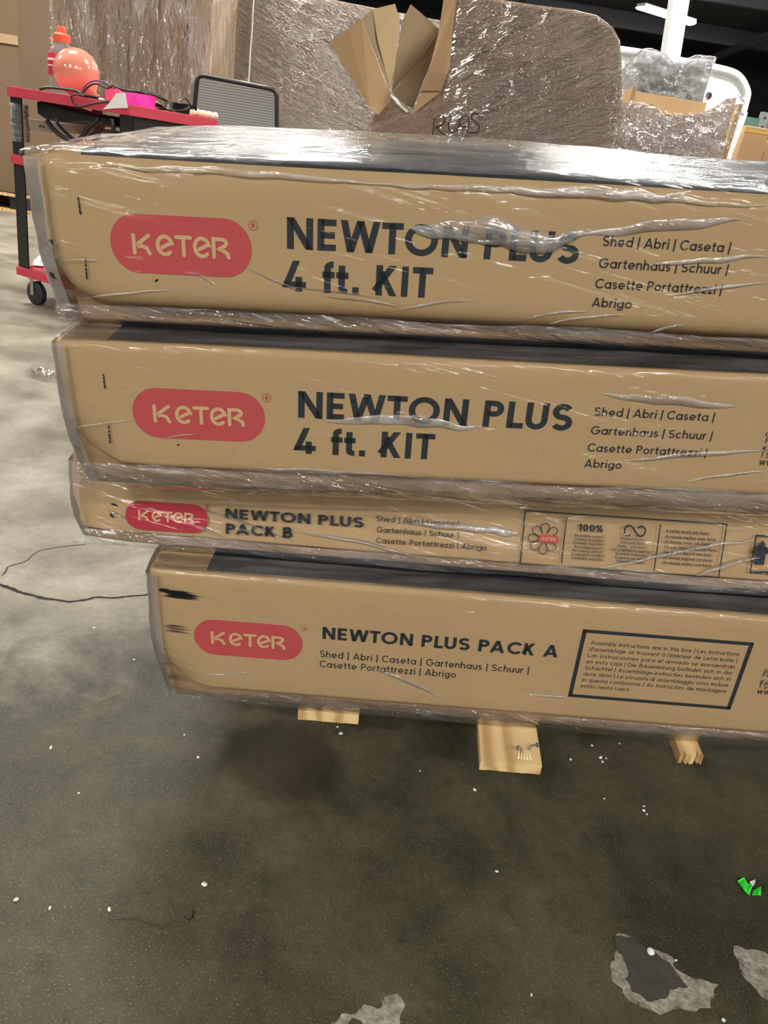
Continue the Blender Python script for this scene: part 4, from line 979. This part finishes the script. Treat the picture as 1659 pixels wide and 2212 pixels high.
b = MB(); prof = [((752, 318), (762, 405)), ((772, 330), (812, 425)), ((810, 335), (860, 462)), ((870, 370), (900, 482)), ((930, 420), (980, 500)), ((1000, 455), (1040, 515)), ((1055, 470), (1066, 525))]
vs = []
for i, (a, c) in enumerate(prof):
    for j in range(5):
        f_ = j / 4; q = cg(*z2p(a[0] + (c[0] - a[0]) * f_ , a[1] + (c[1] - a[1]) * f_), .03 + .035 * ((i + j) % 2) + .02 * j * (1 - f_)) - po; vs.append(q)
b.add(vs, [(i * 5 + j, i * 5 + j + 1, (i + 1) * 5 + j + 1, (i + 1) * 5 + j) for i in range(len(prof) - 1) for j in range(4)])
pm = b.build('sheet', M_CARDD, pp_); md = pm.modifiers.new('thickness', 'SOLIDIFY'); md.thickness = .0012
ad = tag(empty('power_adapter', cg(*z2p(1120, 470), .06)), 'small black power adapter standing at the right end of the cart top', 'adapter'); po = ad.matrix_world.translation
b = MB(); b.prism([cg(*z2p(x, y), .04) - po for x, y in ((1075, 385), (1225, 400), (1225, 535), (1085, 512))], ey * .07); b.build('case', M_BLKP, ad, bevel=.003)
b = MB(); b.prism([cg(*z2p(x, y), .045) - po for x, y in ((1005, 370), (1076, 385), (1076, 490), (1030, 480))], ey * .05); f_ = b.build('metal_face', M_STEEL, ad, bevel=.002)
hd = tag(empty('tool_handle', cg(*z2p(1280, 520), .05)), 'ivory ribbed tool handle pointing right past the cart end', 'tool'); po = hd.matrix_world.translation
b = MB(); P = smoothpath([cg(*z2p(x, y), .05) - po for x, y in ((1278, 512), (1350, 518), (1430, 535), (1500, 548), (1578, 562))], 8); b.tube(P, [.0145 + .0022 * math.sin(i * .85) for i in range(len(P))], 14); b.build('grip', plain('ivory_plastic', (.72, .62, .42), .5), hd, smooth=4)
b = MB(); P = [cg(*z2p(x, y), .05) - po for x, y in ((1262, 470), (1268, 520), (1262, 556))]; b.tube(P, [.010, .016, .012], 12); b.build('guard', plain('ivory_plastic', (.72, .62, .42), .5), hd, smooth=4)
# things under the top shelf, on the middle shelf
ps = tag(empty('equipment_case', cg(*z1p(850, 640), .10)), 'black moulded equipment case jutting out under the cart top', 'case'); po = ps.matrix_world.translation
b = MB(); b.prism([cg(*z1p(x, y), .06) - po for x, y in ((430, 490), (520, 480), (760, 560), (1100, 640), (1300, 660), (1350, 700), (1360, 790), (1200, 770), (700, 740), (560, 720), (440, 640))], ey * .16); b.build('shell', M_BLKP, ps, bevel=.01)
cable([z1p(560, 720), z1p(640, 830), z1p(740, 910), z1p(840, 960), z1p(920, 965), z1p(1000, 890), z1p(1060, 800), z1p(1180, 700)], .0095, .022, 'thick black cable hanging in a wide loop under the cart top')
cable([z1p(670, 690), z1p(690, 760), z1p(760, 840), z1p(860, 930), z1p(960, 960), z1p(1100, 890), z1p(1240, 790)], .0060, .046, 'thinner black cable inside the wide hanging loop')
cable([z1p(1340, 700), z1p(1355, 800), z1p(1340, 900), z1p(1290, 960), z1p(1180, 975)], .0080, .012, 'thick black cable dropping past the right of the hanging loop')
for nm, pp, mt, lbl in (('drawer_slide', ((310, 690), (700, 745), (1130, 810), (1130, 890), (660, 875), (310, 830)), M_STEEL, 'long zinc drawer slide lying below the black equipment case'), ('drawer_slide', ((700, 742), (1110, 800), (1440, 850), (1440, 905), (1100, 850)), M_STEEL, 'shorter zinc drawer slide behind the hanging cable loop, towards the black drawer unit')):
    dsn = tag(empty(nm, cg(*z1p(pp[0][0], pp[0][1]), .24 if nm else 0)), lbl, 'drawer slide', 'drawer slides on the cart'); po = dsn.matrix_world.translation; bk = .24 if pp[0][0] == 310 else .29
    b = MB(); b.prism([cg(*z1p(x, y), bk) - po for x, y in pp], ey * .014); b.build('rail', plain('rail_zinc', (.42, .36, .27), .4, metal=.6), dsn, bevel=.002)
    b = MB()
    for x in (480, 520, 590) if pp[0][0] == 310 else (1370, 1400):
        y = (720 + (x - 310) * .16 + 40) if pp[0][0] == 310 else 868; q = cg(*z1p(x, y), bk - .001) - po; b.lathe([(.005, 0), (.005, .002)], q, ey * -1, 10)
    b.build('screw_hole', M_BLK, dsn)
wb = tag(empty('plastic_bag', cg(62, 560, .08)), 'white plastic bag slumped on the cart bottom shelf', 'bag'); po = wb.matrix_world.translation
b = MB(); q0 = cartp(62, 560, .08)
def fnW(s, t_):
    a = s * 2 * math.pi; hgt = (cartp(60, 533, .08).z - zL) ; r_ = .10 * (1 - .55 * t_) * (1 + .25 * nz((math.cos(a) * 2, math.sin(a) * 2, t_ * 3), 1))
    return tuple(cart.matrix_world @ Vector((q0.x + .045 + r_ * math.cos(a), .20 + r_ * math.sin(a), zL + .003 + hgt * t_ * (1 + .12 * nz((math.cos(a), math.sin(a), 3), 1)))) - po)
b.grid(fnW, 28, 12); b.build('sack', plain('white_bag', (.72, .74, .80), .5), wb, smooth=4)

# ------------------------------------------------------------------ loads standing behind
def wrapped_board(name, col, rot=0.0, sc=(5, 5, 60), white=.35, coat=1.0):
    m, nt, p = new_mat(name)
    h1 = noise_n(nt, coords(nt, sc, (0, rot, 0)), 1.0, 5, .7, .5); h2 = noise_n(nt, coords(nt, tuple(2.6 * s for s in sc), (0, rot + .12, 0)), 1.0, 4, .65, .6)
    f2 = noise_n(nt, coords(nt), 2.2, 4, .6)
    base = mixc(nt, f2, c4(col, .85), c4(col, 1.12))
    mk = ramp(nt, h1, [(.48, (0, 0, 0, 1)), (.74, (white,) * 3 + (1,))]).outputs[0]; mk2 = ramp(nt, f2, [(.35, (.25,) * 3 + (1,)), (.65, (1, 1, 1, 1))]).outputs[0]
    base = mixc(nt, math_n(nt, 'MULTIPLY', mk, mk2), base, (.62, .60, .58, 1))     # milky film layers, with gloss streaks painted in as pale colour
    L(nt, base, p.inputs['Base Color']); p.inputs['Roughness'].default_value = .6
    p.inputs['Coat Weight'].default_value = coat; p.inputs['Coat Roughness'].default_value = .13; p.inputs['Coat IOR'].default_value = 1.6
    L(nt, bump(nt, h2, 1.0, .05, bump(nt, h1, 1.0, .09)), p.inputs['Coat Normal']); L(nt, bump(nt, h1, .3, .03), p.inputs['Normal'])
    return m
def block(name, px0, px1, ytop, Y, depth, mat, root=None, yaw=0.0, zbot=0.0, r=.02, rowL=None, deform=None, n=(10, 4, 10)):
    """an upright load whose front spans two pixels of the photograph at distance Y"""
    rl = rowL if rowL else 200
    a = at(px0, rl, Y); c = at(px1, rl, Y); zt = at((px0 + px1) / 2, ytop, Y).z
    M = Matrix.Translation((a.x, Y, 0)) @ Matrix.Rotation(yaw, 4, 'Z')
    w = (c.x - a.x)
    return M, w, zt
# tall plain cartons far left
def carton(name, label, x0, x1, Y, ztop, depth, mat, zbot, group=None, yaw=0.0, tape=True):
    root = tag(empty(name, Matrix.Translation((x0, Y, 0)) @ Matrix.Rotation(yaw, 4, 'Z')), label, 'box', group)
    w = x1 - x0
    soft_box((0, 0, zbot), (w, depth, ztop), .012, (6, 4, 8), lambda p: p + Vector((0, .008 * nz((p.x * 2, 3, p.z * 2), 1, x0), 0))).build('carton', mat, root, smooth=.9, weld=True)
    return root, w
Yc = 6.4; xr = at(45, 200, Yc).x
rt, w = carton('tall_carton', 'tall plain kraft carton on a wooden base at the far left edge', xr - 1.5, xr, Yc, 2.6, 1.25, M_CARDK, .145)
b = MB(); zt_ = at(20, 85, Yc).z; b.box((0, -.011, zt_ - .03), (w, -.0075, zt_ + .03)); b.build('packing_tape', plain('clear_tape', (.44, .30, .18), .25), rt)
bp = tag(empty('wooden_pallet', (xr - 1.5, Yc, 0)), 'low wooden pallet under the tall plain carton at the far left edge', 'pallet')
for y in (0.0, .55, 1.1): b = MB(); b.box((0, y, .0), (1.5, y + .10, .022)); b.build('bottom_board', M_WOOD, bp)
for x in (0.0, .7, 1.36): b = MB(); b.box((x, 0.02, .0225), (x + .12, 1.18, .118)); b.build('runner', M_BLK, bp)
for y in (0.0, .30, .60, .90, 1.10): b = MB(); b.box((0, y, .1185), (1.5, y + .12, .1425)); b.build('deck_board', M_WOOD, bp)
# wrapped carton behind the cart
M_W1 = wrapped_board('film_over_board_straight', (.40, .265, .15), R(90), (2.2, 2.2, 9), .34)
M_W2 = wrapped_board('film_over_board_slanted', (.33, .225, .155), R(16), (5, 5, 55), .28)
M_W3 = wrapped_board('film_over_board_fanned', (.30, .185, .115), R(-28), (5, 5, 42), .30)
M_W4 = wrapped_board('film_over_board_crinkled', (.34, .235, .175), R(20), (16, 16, 30), .22)
Y1 = 5.0; a = at(112, 150, Y1); c = at(455, 150, Y1)
rt, w = carton('wrapped_carton', 'tall film-wrapped kraft carton directly behind the cart', a.x, c.x, Y1, 2.2, .55, M_W1, .0)
b = MB(); x = at(279, 100, Y1).x - a.x; b.box((x - .0015, -.0105, .05), (x + .0015, -.008, 2.15)); b.build('board_seam', plain('seam_brown', (.20, .13, .07), .8), rt)  # joint drawn as a thin darker brown strip
b = MB()
def fnF(s, t_): return (w * s, -.012 - .006 * nz((s * 7, t_ * 9, 1), 1) - .004 * nz((s * 30, t_ * 12, 5), 1), 2.1 * t_ + .05)
b.grid(fnF, 60, 60); b.build('stretch_film', film_mat('film_straight', (2.5, 2.5, 11), (0, R(82), 0), haze=.02, rough=.11, gain=2.6, strength=1.0, dist=.06), rt, smooth=4)
# wrapped pallet load in the middle
Y2 = 5.7; a = at(492, 150, Y2); c = at(1010, 150, Y2)
rt = tag(empty('wrapped_load', Matrix.Translation((a.x, Y2, 0))), 'tall film-wrapped block of cartons behind the chair', 'wrapped load'); w = c.x - a.x
zl = at(492, -45, Y2).z; zr = at(880, 29, Y2).z; xq = at(880, 29, Y2).x - a.x
def dfL(p):
    q = p.copy(); k = q.z / 3.0; zt = zl + (zr - zl) * (p.x / xq)
    q.z = k * zt; q.y += .012 * nz((p.x * 3, 2, p.z * 3), 1); return q
soft_box((0, 0, 0), (w, 1.1, 3.0), .03, (14, 4, 16), dfL).build('cartons', M_W2, rt, smooth=.9, weld=True)
b = MB()
def fnF(s, t_):
    zt = zl + (zr - zl) * (w * s / xq); return (w * s, -.016 - .010 * nz((s * 6, t_ * 14, 1), 1) - .005 * nz((s * 20, t_ * 40, 5), 1), .05 + (zt - .06) * t_)
b.grid(fnF, 70, 80); b.build('stretch_film', film_mat('film_slanted', (3, 3, 34), (0, R(16), 0), haze=.02, rough=.12, gain=2.6, strength=1.0, dist=.05), rt, smooth=4)
b = MB(); x = at(545, 80, Y2).x - a.x; b.tube([(x + .004 * nz((z, 0, 0), 8), -.028, z) for z in [.1 + .05 * i for i in range(46)]], .006, 6); b.build('film_edge', M_FOAM, rt, smooth=4)
# torn-open load with the handwritten side
Y3 = 4.0
def p3(px, py, y=0.0): return at(px, py, Y3 + y)
o3 = Vector((p3(800, 250).x, Y3, 0))
rt = tag(empty('torn_wrapped_load', Matrix.Translation(o3)), 'large film-wrapped load with a torn-open corner and RUGS written on its side', 'wrapped load')
def q3(px, py, y=0.0): return p3(px, py, y) - o3
w3 = q3(1347, 250).x; ztop = q3(1160, 12).z; zL3 = q3(985, -20).z; zR3 = q3(1335, 75).z; zmid = q3(870, 236).z; xs = q3(968, 150).x
b = MB()
outline = [(q3(798, 290).x, 0), (w3, 0)] + [(q3(x, y).x, q3(x, y).z) for x, y in ((1346, 240), (1344, 130), (1340, 85), (1325, 58), (1290, 32), (1240, 20), (1160, 10), (1080, -2), (985, -14), (960, 120), (925, 190), (893, 240))] + [(q3(845, 208).x, q3(845, 208).z), (q3(820, 235).x, q3(820, 235).z), (q3(800, 250).x, q3(800, 250).z)]
n_ = len(outline)
b.prism([(x, 0, z) for x, z in outline], (0, .95, 0)); b.build('cartons', M_W3, rt, bevel=.012)
b = MB()
def inside_z(x):
    best = None
    for (x0, z0), (x1, z1) in zip(outline, outline[1:] + outline[:1]):
        if (x0 - x) * (x1 - x) <= 0 and abs(x1 - x0) > 1e-6:
            z = z0 + (z1 - z0) * (x - x0) / (x1 - x0); best = z if best is None else max(best, z)
    return best
def fnF(s, t_):
    x = xs + (w3 - xs) * s; zt = inside_z(min(max(x, xs + .001), w3 - .02)) or 1
    f = 1 - .25 * abs(nz((s * 5, t_ * 5, 2), 1))
    return (x, -.016 - .014 * f * abs(nz((s * 5 + t_ * 3, t_ * 10 - s * 6, 1), 1)) - .005 * nz((s * 26, t_ * 26, 5), 1), .05 + (zt - .06) * t_)
b.grid(fnF, 80, 80); b.build('stretch_film', film_mat('film_fanned', (3, 3, 30), (0, R(-30), 0), haze=.02, rough=.12, gain=2.6, strength=1.0, dist=.045), rt, smooth=4)
b = MB()
def z2q(x, y): return (600 + x / 1.567, y / 1.567)
def pen(pts, w_=.0028):
    P = smoothpath([q3(*z2q(*p), -.017) for p in pts], 5); b.tube([(p.x, -.041, p.z) for p in P], w_, 5)
pen(((525, 458), (530, 410), (540, 395), (558, 393), (565, 410), (548, 430), (534, 432), (572, 462))); pen(((578, 413), (580, 440), (594, 450), (610, 432), (615, 405))); pen(((640, 428), (622, 430), (615, 412), (628, 396), (645, 400), (642, 448), (625, 466), (600, 463))); pen(((680, 390), (662, 384), (654, 400), (680, 425), (676, 446), (648, 450)))
b.build('handwriting', M_BLK, rt)
def flap(polys, name, mat, lbl=None, th=.006):
    """polys: list of outlines of ((px,py), depth)"""
    b = MB()
    for poly in polys: b.prism([q3(x, y, d) for x, y, d in poly], (0, th, 0))
    o = b.build(name, mat, rt)
    if lbl: o['label'] = lbl
    return o
def z3(x, y, d): return (700 + x / 5.53, y / 5.53, d)
flap([[z3(60, 490, -.30), z3(290, 350, -.28), z3(450, 215, -.26), z3(760, 1010, -.05), z3(800, 1190, -.02), z3(650, 1372, -.06), z3(540, 1290, -.10)]], 'flap', M_CARD, 'broad torn flap leaning out over the corner')
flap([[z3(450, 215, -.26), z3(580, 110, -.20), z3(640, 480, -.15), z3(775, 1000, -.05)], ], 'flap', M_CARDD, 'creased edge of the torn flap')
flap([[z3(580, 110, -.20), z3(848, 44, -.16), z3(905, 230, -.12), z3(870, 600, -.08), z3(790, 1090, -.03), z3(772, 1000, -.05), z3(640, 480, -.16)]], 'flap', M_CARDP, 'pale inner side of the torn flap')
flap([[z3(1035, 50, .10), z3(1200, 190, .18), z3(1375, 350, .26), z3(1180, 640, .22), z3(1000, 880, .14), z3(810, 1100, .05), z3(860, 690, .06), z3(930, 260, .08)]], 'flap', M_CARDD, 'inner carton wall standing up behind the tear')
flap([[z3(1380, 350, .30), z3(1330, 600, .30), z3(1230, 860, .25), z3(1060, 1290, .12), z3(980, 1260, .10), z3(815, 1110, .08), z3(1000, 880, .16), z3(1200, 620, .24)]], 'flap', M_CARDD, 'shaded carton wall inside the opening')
flap([[z3(1435, -60, -.02), z3(1590, -60, -.03), z3(1560, 150, -.03), z3(1500, 800, -.03), z3(1390, 1100, -.02), z3(1090, 1340, -.012), z3(1070, 1330, -.012), z3(1250, 850, -.02), z3(1370, 380, -.02)]], 'flap', M_CARD, 'narrow upright strip of carton beside the tear')
b = MB(); b.prism([q3(700 + x / 5.53, y / 5.53, -.035) for x, y in ((1235, 872), (1478, 878), (1390, 1085), (1150, 1082))], (0, .003, 0)); b.build('packing_tape', plain('brown_tape', (.36, .215, .10), .35), rt)
b = MB(); b.prism([q3(700 + x / 5.53, y / 5.53, .03) for x, y in ((998, 1275), (1072, 1310), (1050, 1346))], (0, .02, 0)); b.build('teal_lining', plain('teal_cloth', (.02, .55, .38), .7), rt)
b = MB()
for i in range(5): b.tube([q3(700 + (800 + 14 * i) / 5.53, (1140 + 8 * i) / 5.53, -.02), q3(700 + (880 + 10 * i) / 5.53, (1240 + 6 * i) / 5.53, -.03), q3(700 + (985 + 4 * i) / 5.53, (1335) / 5.53, -.02)], .004, 6)
b.build('torn_film', M_FOAM, rt)

# right-hand group: open wrapped carton, grey bundle, white tub, pipe
def z4(x, y): return (1300 + x / 4.62, y / 4.62)
Y4 = 4.5; o4 = Vector((at(1345, 300, Y4).x, Y4, 0)); rt = tag(empty('open_carton', Matrix.Translation(o4)), 'open carton in crinkled film with a sagging front rim, below the grey bundle', 'box')
def q4(x, y, d=0): return at(*z4(x, y), Y4 + d) - o4
x0, x1 = q4(215, 1300).x, q4(1345, 1300).x
b = MB()
front = [(x0, 0, 0), (x1, 0, 0)] + [tuple(q4(*p)) for p in ((1345, 975), (1255, 985), (1150, 1060), (1000, 1130), (850, 1155), (700, 1150), (600, 1135), (520, 1075), (420, 1050), (330, 1020), (228, 1045))]
b.prism(front, (0, .02, 0)); b.build('front_wall', M_W4, rt)
zb = q4(700, 1040, .7).z
b = MB(); b.box((x0, .65, 0), (x1, .67, zb + .03)); b.build('back_wall', M_CARD, rt)
for nm_, xx in (('side_wall', x0), ('side_wall', x1 - .02)): b = MB(); b.box((xx, .0205, 0), (xx + .02, .6495, zb - .02)); b.build(nm_, M_CARD, rt)
b = MB()
fz = [(p[0], p[2]) for p in front[2:]][::-1]
def top4(x):
    for (xa, za), (xb, zb_) in zip(fz, fz[1:]):
        if xa <= x <= xb: return za + (zb_ - za) * (x - xa) / max(1e-6, xb - xa)
    return fz[0][1] if x < fz[0][0] else fz[-1][1]
def fn4(s, t_):
    x = x0 - .01 + (x1 - x0 + .02) * s; return (x, -.012 - .022 * abs(nz((s * 9, t_ * 14, 1), 1)) - .008 * nz((s * 30, t_ * 50, 5), 1), .05 + (top4(x) + .012 - .05) * t_)
b.grid(fn4, 90, 90); b.build('stretch_film', film_mat('film_crinkled', (9, 9, 16), (0, R(15), 0), haze=.02, rough=.09, gain=3.0, strength=1.0, dist=.05), rt, smooth=4)
Y5 = 5.3; o5 = Vector((at(1420, 200, Y5).x, Y5, 0)); rt = tag(empty('grey_bundle', Matrix.Translation(o5)), 'grey foam bundle wrapped in clear film standing behind the open carton', 'bundle')
def q5(x, y, d=0): return at(*z4(x, y), Y5 + d) - o5
M_GREY = wrapped_board('grey_foam_under_film', (.185, .195, .205), R(-35), (6, 6, 50), .35)
edge = [(1120, 610), (1095, 600), (960, 575), (820, 620), (700, 635), (600, 560), (510, 515), (420, 520), (330, 590), (230, 640)]
b = MB(); xl, xrr = q5(340, 900).x, q5(1030, 1030).x
b.prism([(xl, 0, 0), (xrr, 0, 0), tuple(q5(1120, 625))] + [tuple(q5(*p)) for p in edge[1:-2]] + [tuple(q5(345, 620)), tuple(q5(345, 900))], (0, .42, 0)); b.build('foam', M_GREY, rt, bevel=.015)
b = MB()
def fn5(s, t_):
    i = s * (len(edge) - 1); k = min(int(i), len(edge) - 2); f = i - k; ex_, ey_ = (edge[k][j] + (edge[k + 1][j] - edge[k][j]) * f for j in (0, 1))
    lo_ = (1030 + (225 - 1030) * s, 1060 if s < .8 else 1000); x_ = ex_ + (lo_[0] - ex_) * t_ + (6 if s < .05 else 0); y_ = ey_ - 8 + (lo_[1] - ey_) * t_
    q = q5(x_, y_); return (q.x, -.02 - .03 * abs(nz((s * 6, t_ * 3, 2), 1)) - .01 * nz((s * 22, t_ * 8, 4), 1), q.z)
b.grid(fn5, 70, 50); b.build('stretch_film', film_mat('film_bundle', (5, 5, 34), (0, R(-32), 0), haze=.10, rough=.08, gain=2.0, strength=.9, dist=.05), rt, smooth=4)
b = MB(); P = [q5(x, y, .05) for x, y in edge]; b.tube([p + Vector((0, .01 * nz(p, 9), .012 * nz(p, 14))) for p in smoothpath(P, 5)], [.014 + .010 * abs(nz((i * .4, 1, 0), 1)) for i in range(len(P) * 5 - 4)], 8); b.build('film_gather', film_mat('film_bundle'), rt, smooth=4)
Y6 = 6.1; o6 = Vector((at(1560, 250, Y6).x, Y6, 0)); rt = tag(empty('plastic_tub', Matrix.Translation(o6)), 'white plastic tub stood on end with a rounded lip, behind the grey bundle', 'tub')
def q6(x, y, d=0): return at(*z4(x, y), Y6 + d) - o6
lip = [(1340, 1330), (1395, 1150), (1440, 980), (1445, 930), (1430, 880), (1395, 810), (1345, 755), (1270, 720), (1130, 685), (700, 600), (380, 535), (100, 495)]
lp = [q6(*p) for p in lip]; lp = [Vector((lp[0].x - .10, 0, 0.02))] + lp; lp = smoothpath(lp, 5)
inner = [Vector((p.x - .055 * (1 if i < 28 else .3), 0, p.z - .055 * (0 if i < 20 else 1))) for i, p in enumerate(lp)]
b = MB(); b.tube(lp, .028, 10); b.build('lip', M_WHITE, rt, smooth=4)
b = MB(); xf = lp[-1].x
pan = lp + [Vector((xf, 0, 0.02))]
b.prism([Vector((p.x, .0, p.z)) for p in lp] + [Vector((xf, 0, .02))], (0, .012, 0)); 
b.build('panel', M_WHITE, rt)
b = MB(); b.prism([Vector((p.x - .12, .012, p.z - .10)) for p in lp if p.z > .2] + [Vector((xf, .012, .1)), Vector((lp[0].x - .2, .012, .1))], (0, .45, 0)); b.build('basin', M_WHITE, rt, bevel=.05, smooth=.8)
q = q6(1065, 955); b = MB(); b.lathe([(.022, 0), (.022, .003)], (q.x, -.001, q.z), (0, -1, 0), 16); b.build('drain_hole', M_BLK, rt)
Y7 = 5.85; pa_, pb_ = at(1473, -40, Y7), at(1448, 120, Y7); d_ = (pb_ - pa_).normalized(); foot = pb_ + d_ * (pb_.z / -d_.z)
rp_ = (at(1503, 0, Y7) - at(1455, 0, Y7)).length / 2 * .93
b = MB(); b.tube([foot, foot.lerp(pa_, .5), pa_ + (pa_ - pb_) * 1.2], rp_, 20); tag(b.build('white_pipe', M_WHITE, smooth=.9), 'thick white plastic pipe standing upright in front of the tub', 'pipe')
# far stores at the right edge
M_FAR = plain('far_cardboard', (.36, .215, .11), .85, vary=.1, vscale=4)
Y8 = 9.5
for (xa, xb, yt, lbl, dz) in ((1596, 1652, 268, 'distant kraft carton with a yellow strap beyond the white tub', 0), (1653, 1760, 300, 'distant kraft carton cut by the right edge of the picture', .2)):
    a = at(xa, 320, Y8 + dz); c = at(xb, 320, Y8 + dz); zt = at(xa, yt, Y8 + dz).z
    rt, w = carton('stored_carton', lbl, a.x, c.x, Y8 + dz, zt, .8, M_FAR, 0, 'distant stored cartons')
    if dz == 0: b = MB(); z_ = at(1620, 283, Y8).z; b.box((-.004, -.012, z_ - .012), (w + .004, -.0082, z_ + .012)); b.build('strap', plain('yellow_strap', (.55, .33, .03), .5), rt)
a = at(1600, 255, 10.6); rk = tag(empty('storage_rack', Matrix.Translation((a.x, 10.6, 0))), 'dark green steel rack behind the distant cartons', 'rack')
for i, x in enumerate((.28, 2.6)):
    b = MB(); zt = at(1640, 240, 10.6).z; b.box((x - .05, 0, 0), (x + .05, .07, zt)); up = b.build('upright', plain('rack_grey', (.14, .16, .15), .6), rk)
    b = MB()
    for j in range(14): b.lathe([(.016, 0), (.016, .003)], (x, -.0005, zt - .06 - j * .1), (0, -1, 0), 8)
    b.build('slot', M_BLK, up)
b = MB(); zb_ = at(1600, 262, 10.6).z; b.box((.331, .01, zb_ - .06), (2.549, .06, zb_ + .06)); b.build('beam', plain('rack_green', (.05, .12, .09), .6), rk)
b = MB(); b.box((-.6, .01, zb_ - .06), (.229, .06, zb_ + .06)); b.build('beam', plain('rack_green', (.05, .12, .09), .6), rk)
Yb = 7.2; ob = at(1650, 345, Yb); ob.z = 0; rt = tag(empty('film_roll_bag', Matrix.Translation(ob)), 'heap of pale plastic film at the right edge before the distant cartons', 'film')
b = MB(); zt = at(1655, 310, Yb).z
def fn9(s, t_):
    a = s * 2 * math.pi; r_ = (.34 * (1 - t_) ** .7 + .02) * (1 + .3 * nz((math.cos(a) * 2, math.sin(a) * 2, t_ * 2), 1)); return (.20 + r_ * math.cos(a), r_ * math.sin(a), zt * t_ + .0)
b.grid(fn9, 40, 24); b.build('heap', plain('milky_film', (.55, .53, .50), .3, coat=.8), rt, smooth=4)

# ------------------------------------------------------------------ office chair, only its mesh back shows
Yh = 4.3; oh = Vector((at(510, 240, Yh).x, Yh, 0)); ch = tag(empty('office_chair', Matrix.Translation(oh)), 'office chair with a grey mesh back in a thin black frame behind the box stack', 'chair')
def qh(x, y): return at(x, y, Yh) - oh
cs = [qh(427, 161), qh(598, 195), qh(598, 330), qh(412, 330)]
def roundpoly(P, r, n=6):
    Q = []
    for i, p in enumerate(P):
        a, c = (P[i - 1] - p).normalized() * r + p, (P[(i + 1) % len(P)] - p).normalized() * r + p
        Q += [a.lerp(p, t / n).lerp(p.lerp(c, t / n), t / n) for t in range(n + 1)]
    return Q
fr_ = roundpoly(cs, .035)
b = MB(); b.tube(fr_ + fr_[:2], .011, 8, cap=False); b.build('back_frame', M_BLKP, ch, smooth=4)
def mesh_mat():
    m, nt, p = new_mat('grey_mesh_fabric'); w = N(nt, 'ShaderNodeTexWave', bands_direction='Z'); w.inputs['Scale'].default_value = 26; w.inputs['Distortion'].default_value = .3
    L(nt, coords(nt), w.inputs['Vector']); L(nt, mixc(nt, ramp(nt, w.outputs['Fac'], [(.35, (0, 0, 0, 1)), (.6, (1, 1, 1, 1))]).outputs[0], (.26, .27, .27, 1), (.50, .52, .50, 1)), p.inputs['Base Color']); p.inputs['Roughness'].default_value = .7; p.inputs['Alpha'].default_value = .9; return m
b = MB(); b.prism([p + Vector((0, -.002, 0)) for p in fr_], (0, .004, 0)); b.build('mesh_back', mesh_mat(), ch)
zs = .46; cxh = (cs[2].x + cs[3].x) / 2
b = MB(); b.tube([(cxh, .02, cs[2].z + .1), (cxh, .05, .62), (cxh, -.05, .42), (cxh, -.16, .40)], .018, 10); b.build('back_bracket', M_BLKP, ch, smooth=4)
soft_box((cxh - .24, -.50, .42), (cxh + .24, -.04, .50), .03, (6, 6, 2)).build('seat', M_BLKP, ch, smooth=.9, weld=True)
b = MB(); b.tube([(cxh, -.25, .42), (cxh, -.25, .10)], .025, 12); b.build('column', M_STEEL, ch, smooth=.9)
for i in range(5):
    a = 2 * math.pi * i / 5 + .3; e_ = Vector((cxh + .29 * math.cos(a), -.25 + .29 * math.sin(a), .075)); b = MB(); b.tube([(cxh, -.25, .11), e_], [.022, .014], 8); lg = b.build('leg', M_BLKP, ch, smooth=4)
    b = MB(); b.lathe([(.01, -.018), (.026, -.018), (.028, 0), (.026, .018), (.01, .018)], e_ - Vector((0, 0, .047)), (math.sin(a), -math.cos(a), 0), 14); b.build('wheel', M_RUB, lg, smooth=.7)
